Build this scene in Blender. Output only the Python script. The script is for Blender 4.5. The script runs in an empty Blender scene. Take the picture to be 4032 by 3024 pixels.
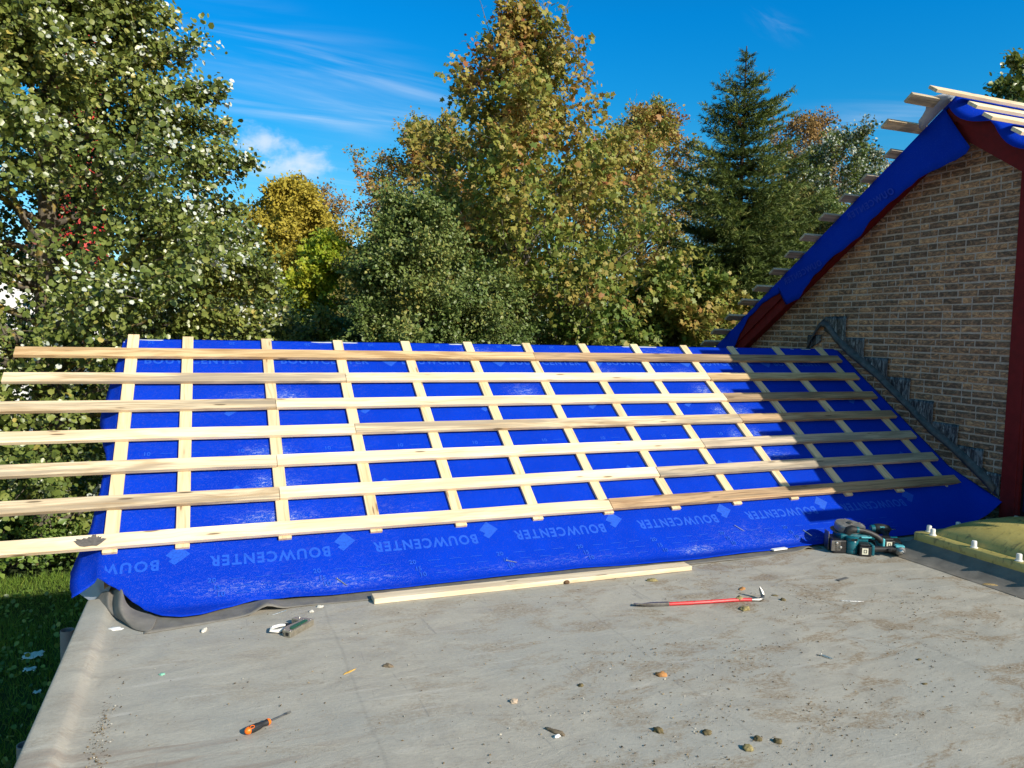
import bpy, bmesh, math, random
import numpy as np
from mathutils import Vector, Matrix, noise as mnoise

# ------------------------------------------------------------------ camera, sky, sun, exposure
scene = bpy.context.scene
C = scene.collection
cam_data = bpy.data.cameras.new('camera')
cam = bpy.data.objects.new('camera', cam_data)
C.objects.link(cam)
cam_data.sensor_width = 36.0
cam_data.lens = 2994.04 / 4032 * 36.0
cam_data.clip_end = 2000
CAM_R = Vector((0.929234, -0.368852, 0.021709))
CAM_U = Vector((0.005579, 0.072753, 0.997334))
CAM_F = Vector((0.369449, 0.926636, -0.069662))
cm = Matrix(((CAM_R.x, CAM_U.x, -CAM_F.x, 0), (CAM_R.y, CAM_U.y, -CAM_F.y, 0), (CAM_R.z, CAM_U.z, -CAM_F.z, 1.66), (0, 0, 0, 1)))
cam.matrix_world = cm
scene.camera = cam

SUN_AZ, SUN_EL = math.radians(28), math.radians(30)      # azimuth from -Y towards +X
SUN = Vector((math.sin(SUN_AZ) * math.cos(SUN_EL), -math.cos(SUN_AZ) * math.cos(SUN_EL), math.sin(SUN_EL)))
sun_data = bpy.data.lights.new('sun', 'SUN')
sun_data.energy = 4.6
sun_data.angle = math.radians(0.5)
sun_data.color = (1.0, 0.915, 0.79)
sun = bpy.data.objects.new('sun', sun_data)
C.objects.link(sun)
sun.rotation_euler = SUN.to_track_quat('Z', 'Y').to_euler()

scene.view_settings.view_transform = 'Standard'
scene.view_settings.look = 'None'
scene.view_settings.gamma = 1.0
scene.view_settings.exposure = 0.52
scene.cycles.max_bounces = 6
scene.cycles.diffuse_bounces = 3
scene.cycles.glossy_bounces = 3
scene.cycles.transmission_bounces = 4
scene.cycles.transparent_max_bounces = 8
scene.cycles.caustics_reflective = False
scene.cycles.caustics_refractive = False
try:
    scene.cycles.use_denoising = True
except Exception:
    pass


class NT:
    """small helper that adds nodes to a tree and links them"""
    def __init__(self, tree):
        self.t = tree; self.n = tree.nodes; self.l = tree.links
    def add(self, typ, ins=None, **kw):
        nd = self.n.new(typ)
        for k, v in kw.items():
            setattr(nd, k, v)
        for k, v in (ins or {}).items():
            s = nd.inputs[k]
            if hasattr(v, 'is_output') or isinstance(v, bpy.types.NodeSocket):
                self.l.new(v, s)
            else:
                s.default_value = v
        return nd
    def math(self, op, a, b=0.0, c=0.0, clamp=False):
        nd = self.add('ShaderNodeMath', {0: a, 1: b, 2: c}, operation=op, use_clamp=clamp)
        return nd.outputs[0]
    def vmath(self, op, a, b=(0, 0, 0), out=0):
        nd = self.add('ShaderNodeVectorMath', {0: a, 1: b}, operation=op)
        return nd.outputs[out]
    def dot(self, a, b):
        return self.add('ShaderNodeVectorMath', {0: a, 1: b}, operation='DOT_PRODUCT').outputs['Value']
    def noise(self, vec, scale=5.0, detail=3.0, rough=0.55, dist=0.0):
        return self.add('ShaderNodeTexNoise', {'Vector': vec, 'Scale': scale, 'Detail': detail, 'Roughness': rough, 'Distortion': dist}).outputs[0]
    def voronoi(self, vec, scale=5.0, feature='F1', rnd=1.0):
        return self.add('ShaderNodeTexVoronoi', {'Vector': vec, 'Scale': scale, 'Randomness': rnd}, feature=feature).outputs
    def mapr(self, v, a, b, c=0.0, d=1.0, smooth=True):
        nd = self.add('ShaderNodeMapRange', {0: v, 1: a, 2: b, 3: c, 4: d}, clamp=True)
        nd.interpolation_type = 'SMOOTHSTEP' if smooth else 'LINEAR'
        return nd.outputs[0]
    def ramp(self, fac, stops, interp='LINEAR'):
        nd = self.add('ShaderNodeValToRGB', {0: fac})
        nd.color_ramp.interpolation = interp
        e = nd.color_ramp.elements
        while len(e) > 1:
            e.remove(e[-1])
        e[0].position = stops[0][0]; e[0].color = (*stops[0][1], 1)
        for p, c in stops[1:]:
            x = e.new(p); x.color = (*c, 1)
        return nd.outputs[0]
    def mix(self, fac, a, b, blend='MIX'):
        nd = self.n.new('ShaderNodeMix'); nd.data_type = 'RGBA'; nd.blend_type = blend; nd.clamp_factor = True
        for s, v in ((nd.inputs[0], fac), (nd.inputs[6], a), (nd.inputs[7], b)):
            if isinstance(v, bpy.types.NodeSocket):
                self.l.new(v, s)
            else:
                s.default_value = v if not isinstance(v, tuple) or len(v) == 4 else (*v, 1)
        return nd.outputs[2]
    def scale(self, vec, s):
        return self.vmath('MULTIPLY', vec, s)
    def bump(self, h, strength=0.3, dist=0.01):
        return self.add('ShaderNodeBump', {'Height': h, 'Strength': strength, 'Distance': dist}).outputs[0]


# sky: Nishita light, deepened blue, thin cirrus streaks and one small cumulus fixed by direction
world = bpy.data.worlds.new('World')
scene.world = world
world.use_nodes = True
wt = NT(world.node_tree)
for nd in list(wt.n):
    wt.n.remove(nd)
sky = wt.add('ShaderNodeTexSky', sky_type='NISHITA', sun_disc=False)
sky.sun_elevation = SUN_EL
sky.sun_rotation = math.radians(152)
sky.altitude = 0
sky.air_density = 1.0
sky.dust_density = 0.3
sky.ozone_density = 2.5
hs = wt.add('ShaderNodeHueSaturation', {'Hue': 0.487, 'Saturation': 1.45, 'Value': 0.95, 'Color': sky.outputs[0]})
wdir = wt.add('ShaderNodeTexCoord').outputs['Generated']
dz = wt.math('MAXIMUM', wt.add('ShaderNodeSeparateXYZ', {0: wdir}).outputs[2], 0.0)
# deeper blue round the view; sky elsewhere brightened and warmed as added fill light
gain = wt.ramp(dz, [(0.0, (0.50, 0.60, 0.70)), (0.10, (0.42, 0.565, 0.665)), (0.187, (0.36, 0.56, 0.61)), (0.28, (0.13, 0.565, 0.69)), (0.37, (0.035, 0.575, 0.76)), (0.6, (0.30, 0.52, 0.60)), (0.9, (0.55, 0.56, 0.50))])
away = wt.mapr(wt.dot(wdir, (0.375, 0.927, 0.0)), 0.0, 0.55)  # mask centred on the viewing direction
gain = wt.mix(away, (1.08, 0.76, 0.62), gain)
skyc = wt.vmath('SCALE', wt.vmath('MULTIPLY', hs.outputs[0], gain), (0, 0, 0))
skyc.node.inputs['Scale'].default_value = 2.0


def cloud_patch(center, right, up, hw, hh):
    """distance field 1 at the centre to 0 at the ellipse round a sky direction"""
    rel = wt.vmath('SUBTRACT', wdir, tuple(center))
    a = wt.math('DIVIDE', wt.dot(rel, tuple(right)), hw)
    b = wt.math('DIVIDE', wt.dot(rel, tuple(up)), hh)
    d = wt.math('SQRT', wt.math('ADD', wt.math('MULTIPLY', a, a), wt.math('MULTIPLY', b, b)))
    return wt.math('SUBTRACT', 1.0, d), a, b


def skydir(az, el):      # azimuth from +Y towards +X
    az, el = math.radians(az), math.radians(el)
    return Vector((math.sin(az) * math.cos(el), math.cos(az) * math.cos(el), math.sin(el)))


def sky_frame(d):
    r = d.cross(Vector((0, 0, 1))).normalized()
    return r, r.cross(d)


def add_cirrus(col, az, el, hw, hh, tilt, amount, seed, stretch=(2.2, 30.0)):
    d = skydir(az, el); r, u = sky_frame(d)
    t = math.radians(tilt)
    r2 = r * math.cos(t) + u * math.sin(t); u2 = u * math.cos(t) - r * math.sin(t)
    f, a, b = cloud_patch(d, r2, u2, hw, hh)
    rel = wt.vmath('SUBTRACT', wdir, tuple(d))
    v = wt.add('ShaderNodeCombineXYZ', {0: wt.math('MULTIPLY', wt.dot(rel, tuple(r2)), stretch[0]),
                                       1: wt.math('MULTIPLY', wt.dot(rel, tuple(u2)), stretch[1]), 2: seed}).outputs[0]
    n1 = wt.noise(v, 1.6, 5, 0.55, 0.9)
    n2 = wt.noise(v, 0.55, 2, 0.5, 0.3)
    m = wt.math('MULTIPLY', wt.mapr(n1, 0.40, 0.80), wt.mapr(n2, 0.33, 0.68))
    m = wt.math('MULTIPLY', m, wt.mapr(f, 0.0, 0.75))
    m = wt.math('MULTIPLY', m, amount, clamp=True)
    return wt.mix(m, col, (6.2, 7.0, 7.9))


skyc = add_cirrus(skyc, 6, 17.0, 0.26, 0.085, -5, 0.85, 1.3, (1.6, 17.0))
skyc = add_cirrus(skyc, 8, 15.6, 0.24, 0.05, -3, 0.55, 6.6, (1.3, 24.0))
skyc = add_cirrus(skyc, 2, 11.5, 0.26, 0.05, -4, 0.40, 4.1, (1.2, 40.0))
skyc = add_cirrus(skyc, 47, 14.5, 0.16, 0.035, -6, 0.40, 8.7)
skyc = add_cirrus(skyc, 40, 20.5, 0.05, 0.02, -30, 0.25, 12.2, (6.0, 30.0))
for (az, el, hw, hh, amt, sd) in ((3.6, 12.7, 0.040, 0.022, 0.62, 2.0), (6.2, 11.6, 0.046, 0.025, 0.60, 5.0), (4.8, 10.9, 0.065, 0.015, 0.35, 9.0)):
    d = skydir(az, el); r, u = sky_frame(d)
    f, a, b = cloud_patch(d, r, u, hw, hh)
    v = wt.vmath('ADD', wt.scale(wdir, (34, 34, 46)), (sd, 0, 0))
    n = wt.noise(v, 1.0, 6, 0.6, 0.3)
    m = wt.math('ADD', f, wt.math('MULTIPLY', wt.math('SUBTRACT', n, 0.5), 1.7))
    m = wt.math('MULTIPLY', wt.mapr(m, 0.05, 0.95), amt, clamp=True)
    skyc = wt.mix(m, skyc, (7.2, 7.4, 7.9))
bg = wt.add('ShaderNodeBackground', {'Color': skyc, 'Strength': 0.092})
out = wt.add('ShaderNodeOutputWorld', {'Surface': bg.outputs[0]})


# ------------------------------------------------------------------ helpers
rng = random.Random(7)


def srgb(r, g, b):
    f = lambda c: (c / 255 / 12.92) if c / 255 <= 0.04045 else ((c / 255 + 0.055) / 1.055) ** 2.4
    return (f(r), f(g), f(b))


def new_mat(name):
    m = bpy.data.materials.new(name)
    m.use_nodes = True
    t = NT(m.node_tree)
    for nd in list(t.n):
        t.n.remove(nd)
    o = t.add('ShaderNodeOutputMaterial')
    return m, t, o


def pbsdf(t, o, color, rough=0.6, metal=0.0, normal=None, spec=0.4, **kw):
    ins = {'Base Color': color if not (isinstance(color, tuple) and len(color) == 3) else (*color, 1), 'Roughness': rough, 'Metallic': metal, 'Specular IOR Level': spec}
    if normal is not None:
        ins['Normal'] = normal
    ins.update(kw)
    b = t.add('ShaderNodeBsdfPrincipled', ins)
    t.l.new(b.outputs[0], o.inputs[0])
    return b


def simple_mat(name, color, rough=0.5, metal=0.0, var=0.12, nscale=25.0, bump=0.08, spec=0.4):
    m, t, o = new_mat(name)
    tc = t.add('ShaderNodeTexCoord').outputs['Object']
    n = t.noise(tc, nscale, 4, 0.6)
    n2 = t.noise(tc, nscale * 6, 2, 0.6)
    lo = tuple(c * (1 - var) for c in color); hi = tuple(min(1, c * (1 + var)) for c in color)
    col = t.ramp(n, [(0.3, lo), (0.7, hi)])
    r = t.mapr(n, 0.25, 0.75, max(0.02, rough - 0.08), min(1, rough + 0.08))
    pbsdf(t, o, col, r, metal, t.bump(n2, bump, 0.004), spec)
    return m


def link_mesh(name, me, mats, parent=None):
    o = bpy.data.objects.new(name, me)
    C.objects.link(o)
    for m in (mats if isinstance(mats, (list, tuple)) else [mats]):
        me.materials.append(m)
    if parent is not None:
        o.parent = parent
    return o


def tag(o, label=None, cat=None, group=None, kind=None):
    if label: o['label'] = label
    if cat: o['category'] = cat
    if group: o['group'] = group
    if kind: o['kind'] = kind
    return o


def empty(name, loc=(0, 0, 0), label=None, cat=None, group=None):
    o = bpy.data.objects.new(name, None)
    o.empty_display_size = 0.1
    C.objects.link(o)
    o.location = loc
    return tag(o, label, cat, group)


class MB:
    """collects verts and faces; build() links them as ONE mesh object"""
    def __init__(self):
        self.v = []; self.f = []; self.mi = []; self.fa = []
    def add(self, vs, fs, mi=0, fa=0.0):
        b = len(self.v)
        self.v.extend([tuple(p) for p in vs])
        for f in fs:
            self.f.append(tuple(i + b for i in f)); self.mi.append(mi); self.fa.append(fa)
    def box(self, lo, hi, mi=0, M=None, fa=0.0):
        (a, b, c), (d, e, f) = lo, hi
        vs = [Vector(p) for p in ((a, b, c), (d, b, c), (d, e, c), (a, e, c), (a, b, f), (d, b, f), (d, e, f), (a, e, f))]
        if M is not None:
            vs = [M @ p for p in vs]
        self.add(vs, [(0, 3, 2, 1), (4, 5, 6, 7), (0, 1, 5, 4), (1, 2, 6, 5), (2, 3, 7, 6), (3, 0, 4, 7)], mi, fa)
    def tube(self, pts, radii, n=8, mi=0, cap=True, flat=1.0, fa=0.0):
        pts = [Vector(p) for p in pts]
        if not hasattr(radii, '__len__'):
            radii = [radii] * len(pts)
        vs, fs = [], []
        up = None
        for i, p in enumerate(pts):
            t = (pts[min(i + 1, len(pts) - 1)] - pts[max(i - 1, 0)])
            if t.length < 1e-9: t = Vector((0, 0, 1))
            t.normalize()
            if up is None:
                up = Vector((0, 0, 1)) if abs(t.z) < 0.9 else Vector((1, 0, 0))
            a = t.cross(up)
            if a.length < 1e-6: a = t.orthogonal()
            a.normalize(); b = a.cross(t).normalized(); up = b
            for k in range(n):
                an = 2 * math.pi * k / n
                vs.append(p + (a * math.cos(an) + b * math.sin(an) * flat) * radii[i])
        for i in range(len(pts) - 1):
            for k in range(n):
                fs.append((i * n + k, i * n + (k + 1) % n, (i + 1) * n + (k + 1) % n, (i + 1) * n + k))
        if cap:
            fs.append(tuple(range(n - 1, -1, -1)))
            fs.append(tuple((len(pts) - 1) * n + k for k in range(n)))
        self.add(vs, fs, mi, fa)
    def lathe(self, prof, n=24, M=None, mi=0):
        """prof: list of (radius, height) round local z"""
        vs, fs = [], []
        for r, z in prof:
            for k in range(n):
                an = 2 * math.pi * k / n
                p = Vector((r * math.cos(an), r * math.sin(an), z))
                vs.append(M @ p if M is not None else p)
        for i in range(len(prof) - 1):
            for k in range(n):
                fs.append((i * n + k, i * n + (k + 1) % n, (i + 1) * n + (k + 1) % n, (i + 1) * n + k))
        fs.append(tuple(range(n - 1, -1, -1)))
        fs.append(tuple((len(prof) - 1) * n + k for k in range(n)))
        self.add(vs, fs, mi)
    def prism(self, poly, M, d, mi=0):
        """poly in local xy, extruded 0..d along local z, M to world"""
        n = len(poly)
        vs = [M @ Vector((x, y, 0)) for x, y in poly] + [M @ Vector((x, y, d)) for x, y in poly]
        fs = [tuple(range(n - 1, -1, -1)), tuple(range(n, 2 * n))]
        fs += [(i, (i + 1) % n, n + (i + 1) % n, n + i) for i in range(n)]
        self.add(vs, fs, mi)
    def grid(self, rows, mi=0):
        """rows: list of equal-length lists of points"""
        n = len(rows[0]); vs = [p for r in rows for p in r]; fs = []
        for i in range(len(rows) - 1):
            for k in range(n - 1):
                fs.append((i * n + k, i * n + k + 1, (i + 1) * n + k + 1, (i + 1) * n + k))
        self.add(vs, fs, mi)
    def build(self, name, mats, parent=None, smooth=False, bevel=0.0, attr=None, recalc=True, solid=0.0, segs=2):
        me = bpy.data.meshes.new(name)
        me.from_pydata([tuple(v) for v in self.v], [], self.f)
        me.polygons.foreach_set('material_index', self.mi)
        if attr:
            a = me.attributes.new(attr, 'FLOAT', 'FACE'); a.data.foreach_set('value', np.array(self.fa, dtype=np.float32))
        if recalc or bevel:
            bm = bmesh.new(); bm.from_mesh(me)
            if recalc: bmesh.ops.recalc_face_normals(bm, faces=bm.faces)
            if bevel:
                ed = [e for e in bm.edges if len(e.link_faces) == 2 and e.calc_face_angle(0) > 0.5]
                bmesh.ops.bevel(bm, geom=ed, offset=bevel, segments=segs, affect='EDGES', profile=0.6)
            bm.to_mesh(me); bm.free()
        if smooth:
            me.polygons.foreach_set('use_smooth', [True] * len(me.polygons))
        me.update()
        o = link_mesh(name, me, mats, parent)
        if solid:
            md = o.modifiers.new('thickness', 'SOLIDIFY'); md.thickness = solid; md.offset = -1
        return o


def auto_smooth(o, ang=40):
    me = o.data
    me.polygons.foreach_set('use_smooth', [True] * len(me.polygons))
    try:
        me.set_sharp_from_angle(angle=math.radians(ang))
    except Exception:
        pass
    return o


def fbm(p, sc=1.0, oct=3):
    return mnoise.fractal(Vector(p) * sc, 1.0, 2.0, oct)

# ------------------------------------------------------------------ site constants (metres; flat roof deck is z = 0)
AL = 0.625616
RY, RZ = 6.789, 1.550                         # ridge of the low pitched roof (top of the counter battens)
DN = Vector((0, -math.cos(AL), -math.sin(AL)))
NN = Vector((0, -math.sin(AL), math.cos(AL)))
CBX = [-0.605, -0.204, 0.407, 1.004, 1.608, 2.202, 2.797, 3.4, 3.997, 4.594, 5.195, 5.806, 6.426]   # left edges
BT = [0.186, 0.491, 0.806, 1.11, 1.417, 1.729, 2.037]                                               # upper edges
WX = 6.72                                      # gable wall plane of the brick house
GZ = -2.4                                      # garden level
AY, AZ = 5.26, 3.93                            # apex of the house roof
HS = 0.70                                      # its slope


def S(x, t, h=0.0):
    return Vector((x, RY, RZ)) + DN * t + NN * h


# ------------------------------------------------------------------ materials
def wood_mat(name, base, dark, stain=0.4, knots=0.5, grey=(0.30, 0.27, 0.23), greyamt=0.0, rough=0.75, streak=0.55):
    m, t, o = new_mat(name)
    tc = t.add('ShaderNodeTexCoord').outputs['Object']
    rnd = t.add('ShaderNodeObjectInfo').outputs['Random']
    off = t.add('ShaderNodeCombineXYZ', {0: t.math('MULTIPLY', rnd, 37.0), 1: t.math('MULTIPLY', rnd, 11.0), 2: rnd}).outputs[0]
    p = t.vmath('ADD', tc, off)
    warp = t.noise(t.scale(p, (1.1, 3.0, 3.0)), 1.0, 2)
    gp = t.vmath('ADD', t.scale(p, (1.6, 55, 40)), t.add('ShaderNodeCombineXYZ', {1: t.math('MULTIPLY', warp, 9.0)}).outputs[0])
    grain = t.noise(gp, 1.0, 4, 0.6, 0.4)
    fine = t.noise(t.scale(p, (9, 420, 300)), 1.0, 2, 0.7)
    blot = t.noise(t.scale(p, (1.3, 8, 6)), 1.0, 4, 0.6, 0.5)
    vor = t.voronoi(t.scale(p, (2.1, 13, 10)), 1.0)
    knot = t.mapr(vor[0], 0.06, 0.125, 1.0, 0.0)
    ring = t.mapr(vor[0], 0.10, 0.34, 0.6, 0.0)
    col = t.mix(t.math('MULTIPLY', t.mapr(grain, 0.45, 0.72), streak), base, dark)
    col = t.mix(t.math('MULTIPLY', t.mapr(blot, 0.46, 0.64), stain), col, dark)
    if greyamt:
        g2 = t.noise(t.scale(p, (0.7, 16, 9)), 1.0, 4, 0.65, 0.7)
        col = t.mix(t.math('MULTIPLY', t.mapr(g2, 0.42, 0.62), greyamt), col, grey)
    col = t.mix(t.math('MULTIPLY', ring, 0.35 * knots), col, dark)
    col = t.mix(t.math('MULTIPLY', knot, knots), col, tuple(c * 0.25 for c in dark))
    val = t.add('ShaderNodeHueSaturation', {'Value': t.mapr(rnd, 0, 1, 0.88, 1.08, False), 'Color': col}).outputs[0]
    h = t.math('ADD', t.math('MULTIPLY', grain, 0.6), t.math('MULTIPLY', fine, 0.5))
    pbsdf(t, o, val, rough, 0, t.bump(h, 0.35, 0.003), 0.25)
    return m


M_FRESH = wood_mat('fresh_pine', (0.80, 0.67, 0.47), (0.46, 0.30, 0.14), 0.38, 0.85, (0.46, 0.37, 0.25), 0.45, streak=0.5)
M_CB = wood_mat('pale_pine', (0.72, 0.565, 0.35), (0.42, 0.26, 0.11), 0.3, 0.7, streak=0.55)
M_WORN = wood_mat('worn_pine', (0.67, 0.55, 0.365), (0.29, 0.19, 0.095), 0.6, 0.8, (0.30, 0.25, 0.18), 0.9, streak=0.8)
M_GOLD = wood_mat('ochre_pine', (0.66, 0.49, 0.265), (0.28, 0.145, 0.05), 0.65, 0.7, (0.36, 0.24, 0.12), 0.6, streak=0.75)
M_DARK = wood_mat('dark_old_pine', (0.52, 0.355, 0.20), (0.20, 0.108, 0.052), 0.6, 0.7, (0.16, 0.125, 0.085), 0.6, streak=0.85)
M_GREYW = wood_mat('grey_old_pine', (0.52, 0.43, 0.31), (0.20, 0.155, 0.105), 0.55, 0.7, (0.20, 0.18, 0.145), 0.7, streak=0.8)


def blue_mat(name):
    m, t, o = new_mat(name)
    tc = t.add('ShaderNodeTexCoord').outputs['Object']
    w = t.noise(t.scale(tc, (90, 90, 90)), 1.0, 3, 0.7)
    w2 = t.noise(t.scale(tc, (3, 3, 3)), 1.0, 3, 0.6)
    col = t.mix(w, (0.0005, 0.024, 0.35), (0.0006, 0.034, 0.44))
    col = t.mix(t.mapr(w2, 0.35, 0.7, 0.0, 0.35), col, (0.001, 0.042, 0.52))
    # sawdust that has gathered where the sheet was trodden and swept (mesh attribute gives the places)
    d = t.add('ShaderNodeAttribute', attribute_name='dust').outputs['Fac']
    n1 = t.noise(t.scale(tc, (22, 62, 62)), 1.0, 6, 0.78, 0.7)
    n2 = t.noise(t.scale(tc, (210, 210, 210)), 1.0, 2, 0.6)
    speck = t.mapr(n2, 0.61, 0.70)
    dm = t.math('MULTIPLY', t.mapr(n1, 0.50, 0.71), d)
    dm = t.math('ADD', dm, t.math('MULTIPLY', speck, t.math('ADD', 0.13, t.math('MULTIPLY', d, 1.1))), clamp=True)
    haze = t.math('MULTIPLY', t.mapr(d, 0.0, 1.0), 0.16)
    col = t.mix(haze, col, (0.03, 0.17, 0.55))
    col = t.mix(t.math('MULTIPLY', dm, 0.85), col, (0.50, 0.52, 0.56))
    pbsdf(t, o, col, 0.7, 0, t.bump(t.math('ADD', w, t.math('MULTIPLY', w2, 1.5)), 0.25, 0.004), 0.04)
    return m


M_BLUE = blue_mat('blue_membrane')
M_LETTER = simple_mat('light_blue_print', (0.004, 0.072, 0.50), 0.7, 0, 0.25, 90)
M_SHEETBACK = simple_mat('grey_membrane_back', (0.40, 0.44, 0.50), 0.6, 0, 0.06, 12)


def roof_mat():
    m, t, o = new_mat('weathered_grey_rubber')
    tc = t.add('ShaderNodeTexCoord').outputs['Object']
    sep = t.add('ShaderNodeSeparateXYZ', {0: tc})
    big = t.noise(t.scale(tc, (0.8, 0.9, 1)), 1.0, 4, 0.6, 0.6)
    mid = t.noise(t.scale(tc, (3.0, 6.5, 1)), 1.0, 5, 0.65, 1.2)
    dirt = t.noise(t.vmath('ADD', t.scale(tc, (2.5, 4.6, 1)), (5.3, 2.1, 0)), 1.0, 7, 0.74, 0.5)
    fine = t.noise(t.scale(tc, (45, 75, 1)), 1.0, 4, 0.7)
    grit = t.noise(t.scale(tc, (160, 200, 1)), 1.0, 3, 0.7)
    col = t.ramp(mid, [(0.25, (0.310, 0.288, 0.240)), (0.5, (0.375, 0.350, 0.292)), (0.75, (0.445, 0.415, 0.345))])
    col = t.mix(t.mapr(big, 0.45, 0.62, 0.0, 0.5), col, (0.335, 0.335, 0.300))
    # brown moss dust, more of it towards the house
    gx = t.mapr(sep.outputs[0], -0.5, 3.5, 0.25, 1.0)
    dm = t.math('MULTIPLY', t.mapr(dirt, 0.50, 0.60), gx)
    dm = t.math('MULTIPLY', dm, t.mapr(fine, 0.36, 0.60, 0.15, 1.0))
    dm = t.math('MULTIPLY', dm, t.mapr(grit, 0.36, 0.54, 0.35, 1.0))
    col = t.mix(t.math('MULTIPLY', dm, 0.95), col, (0.225, 0.150, 0.072))
    # reddish streak near the screwdriver, wiped arcs, seams and scuffs
    st = t.noise(t.scale(tc, (1.1, 11, 1)), 1.0, 3, 0.6, 0.8)
    rs = t.math('MULTIPLY', t.mapr(sep.outputs[0], 0.9, -0.3), t.mapr(sep.outputs[1], 3.45, 3.0))
    col = t.mix(t.math('MULTIPLY', t.math('MULTIPLY', t.mapr(st, 0.5, 0.66), rs), 0.55), col, (0.20, 0.125, 0.085))
    sc = t.noise(t.scale(tc, (1.7, 20, 1)), 1.0, 4, 0.55, 0.5)
    col = t.mix(t.mapr(sc, 0.60, 0.74, 0.0, 0.5), col, (0.50, 0.475, 0.42))
    sc2 = t.noise(t.vmath('ADD', t.scale(tc, (14, 2.2, 1)), (3, 9, 0)), 1.0, 4, 0.6, 1.4)
    col = t.mix(t.mapr(sc2, 0.64, 0.76, 0.0, 0.55), col, (0.19, 0.19, 0.18))
    for sx, w in ((0.62, 0.006), (2.1, 0.005), (3.62, 0.010)):
        wob = t.math('MULTIPLY', t.math('SUBTRACT', t.noise(t.scale(tc, (0.5, 3, 1)), 1.0, 2), 0.5), 0.05)
        dx = t.math('ABSOLUTE', t.math('ADD', t.math('SUBTRACT', sep.outputs[0], sx), wob))
        col = t.mix(t.mapr(dx, 0.0, w * 2.2, 0.22, 0.0), col, (0.17, 0.16, 0.14))
    # grain of grit: dark crumbs and pale ones
    col = t.mix(t.mapr(grit, 0.64, 0.72, 0.0, 0.55), col, (0.105, 0.085, 0.06))
    g2 = t.noise(t.vmath('ADD', t.scale(tc, (120, 130, 1)), (7, 1, 0)), 1.0, 2, 0.6)
    col = t.mix(t.mapr(g2, 0.70, 0.76, 0.0, 0.6), col, (0.62, 0.60, 0.54))
    col = t.mix(t.mapr(fine, 0.3, 0.7, 0.0, 0.22), col, (0.17, 0.165, 0.155))
    h = t.math('ADD', t.math('MULTIPLY', grit, 0.6), t.math('ADD', t.math('MULTIPLY', fine, 0.6), t.math('MULTIPLY', mid, 1.0)))
    pbsdf(t, o, col, t.mapr(mid, 0.3, 0.7, 0.55, 0.8), 0, t.bump(h, 0.55, 0.006), 0.3)
    return m


M_ROOF = roof_mat()
M_RUBBER = simple_mat('grey_rubber_sheet', (0.150, 0.140, 0.122), 0.7, 0, 0.25, 9, 0.2)
M_RED = simple_mat('oxblood_paint', (0.145, 0.013, 0.014), 0.6, 0, 0.22, 14, 0.1, 0.12)


def brick_mat():
    m, t, o = new_mat('hand_moulded_brick')
    tc = t.add('ShaderNodeTexCoord').outputs['Object']
    a = t.add('ShaderNodeAttribute', attribute_name='tint').outputs['Fac']
    n = t.noise(t.scale(tc, (9, 11, 26)), 1.0, 5, 0.7, 1.8)
    f = t.noise(t.scale(tc, (120, 110, 150)), 1.0, 3, 0.65)
    k = t.math('ADD', t.math('MULTIPLY', n, 2.0), t.math('SUBTRACT', t.math('MULTIPLY', a, 0.42), 0.44))
    col = t.ramp(k, [(0.50, (0.130, 0.088, 0.064)), (0.68, (0.215, 0.138, 0.095)), (0.84, (0.36, 0.212, 0.128)), (1.0, (0.56, 0.31, 0.165))])
    col = t.mix(t.mapr(k, 0.98, 1.2), col, (0.72, 0.44, 0.24))
    col = t.mix(t.mapr(f, 0.60, 0.74, 0.0, 0.45), col, (0.10, 0.075, 0.055))
    h = t.math('ADD', n, t.math('MULTIPLY', f, 0.35))
    pbsdf(t, o, col, 0.92, 0, t.bump(h, 1.0, 0.014), 0.08)
    return m


M_BRICK = brick_mat()
M_MORTAR = simple_mat('grey_mortar', (0.45, 0.375, 0.32), 0.95, 0, 0.2, 40, 0.4, 0.1)


def lead_mat():
    m, t, o = new_mat('weathered_lead')
    tc = t.add('ShaderNodeTexCoord').outputs['Object']
    n = t.noise(t.scale(tc, (22, 34, 7)), 1.0, 5, 0.7, 1.2)
    n2 = t.noise(t.scale(tc, (18, 22, 16)), 1.0, 4, 0.6, 0.8)
    col = t.ramp(n, [(0.40, (0.016, 0.019, 0.027)), (0.49, (0.075, 0.082, 0.095)), (0.60, (0.22, 0.235, 0.255)), (0.72, (0.40, 0.42, 0.44))])
    col = t.mix(t.mapr(n2, 0.50, 0.62, 0.0, 0.85), col, (0.022, 0.026, 0.036))
    pbsdf(t, o, col, t.mapr(n, 0.4, 0.7, 0.35, 0.7), 0.3, t.bump(n2, 0.5, 0.01), 0.5)
    return m


M_LEAD = lead_mat()
M_LEADD = simple_mat('dark_lead_lip', (0.070, 0.073, 0.080), 0.45, 0.2, 0.5, 16, 0.3)
m, t, o = new_mat('dark_window_glass')
pbsdf(t, o, (0.012, 0.014, 0.016), 0.05, 0, None, 0.9)
M_GLASS = m


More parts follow.
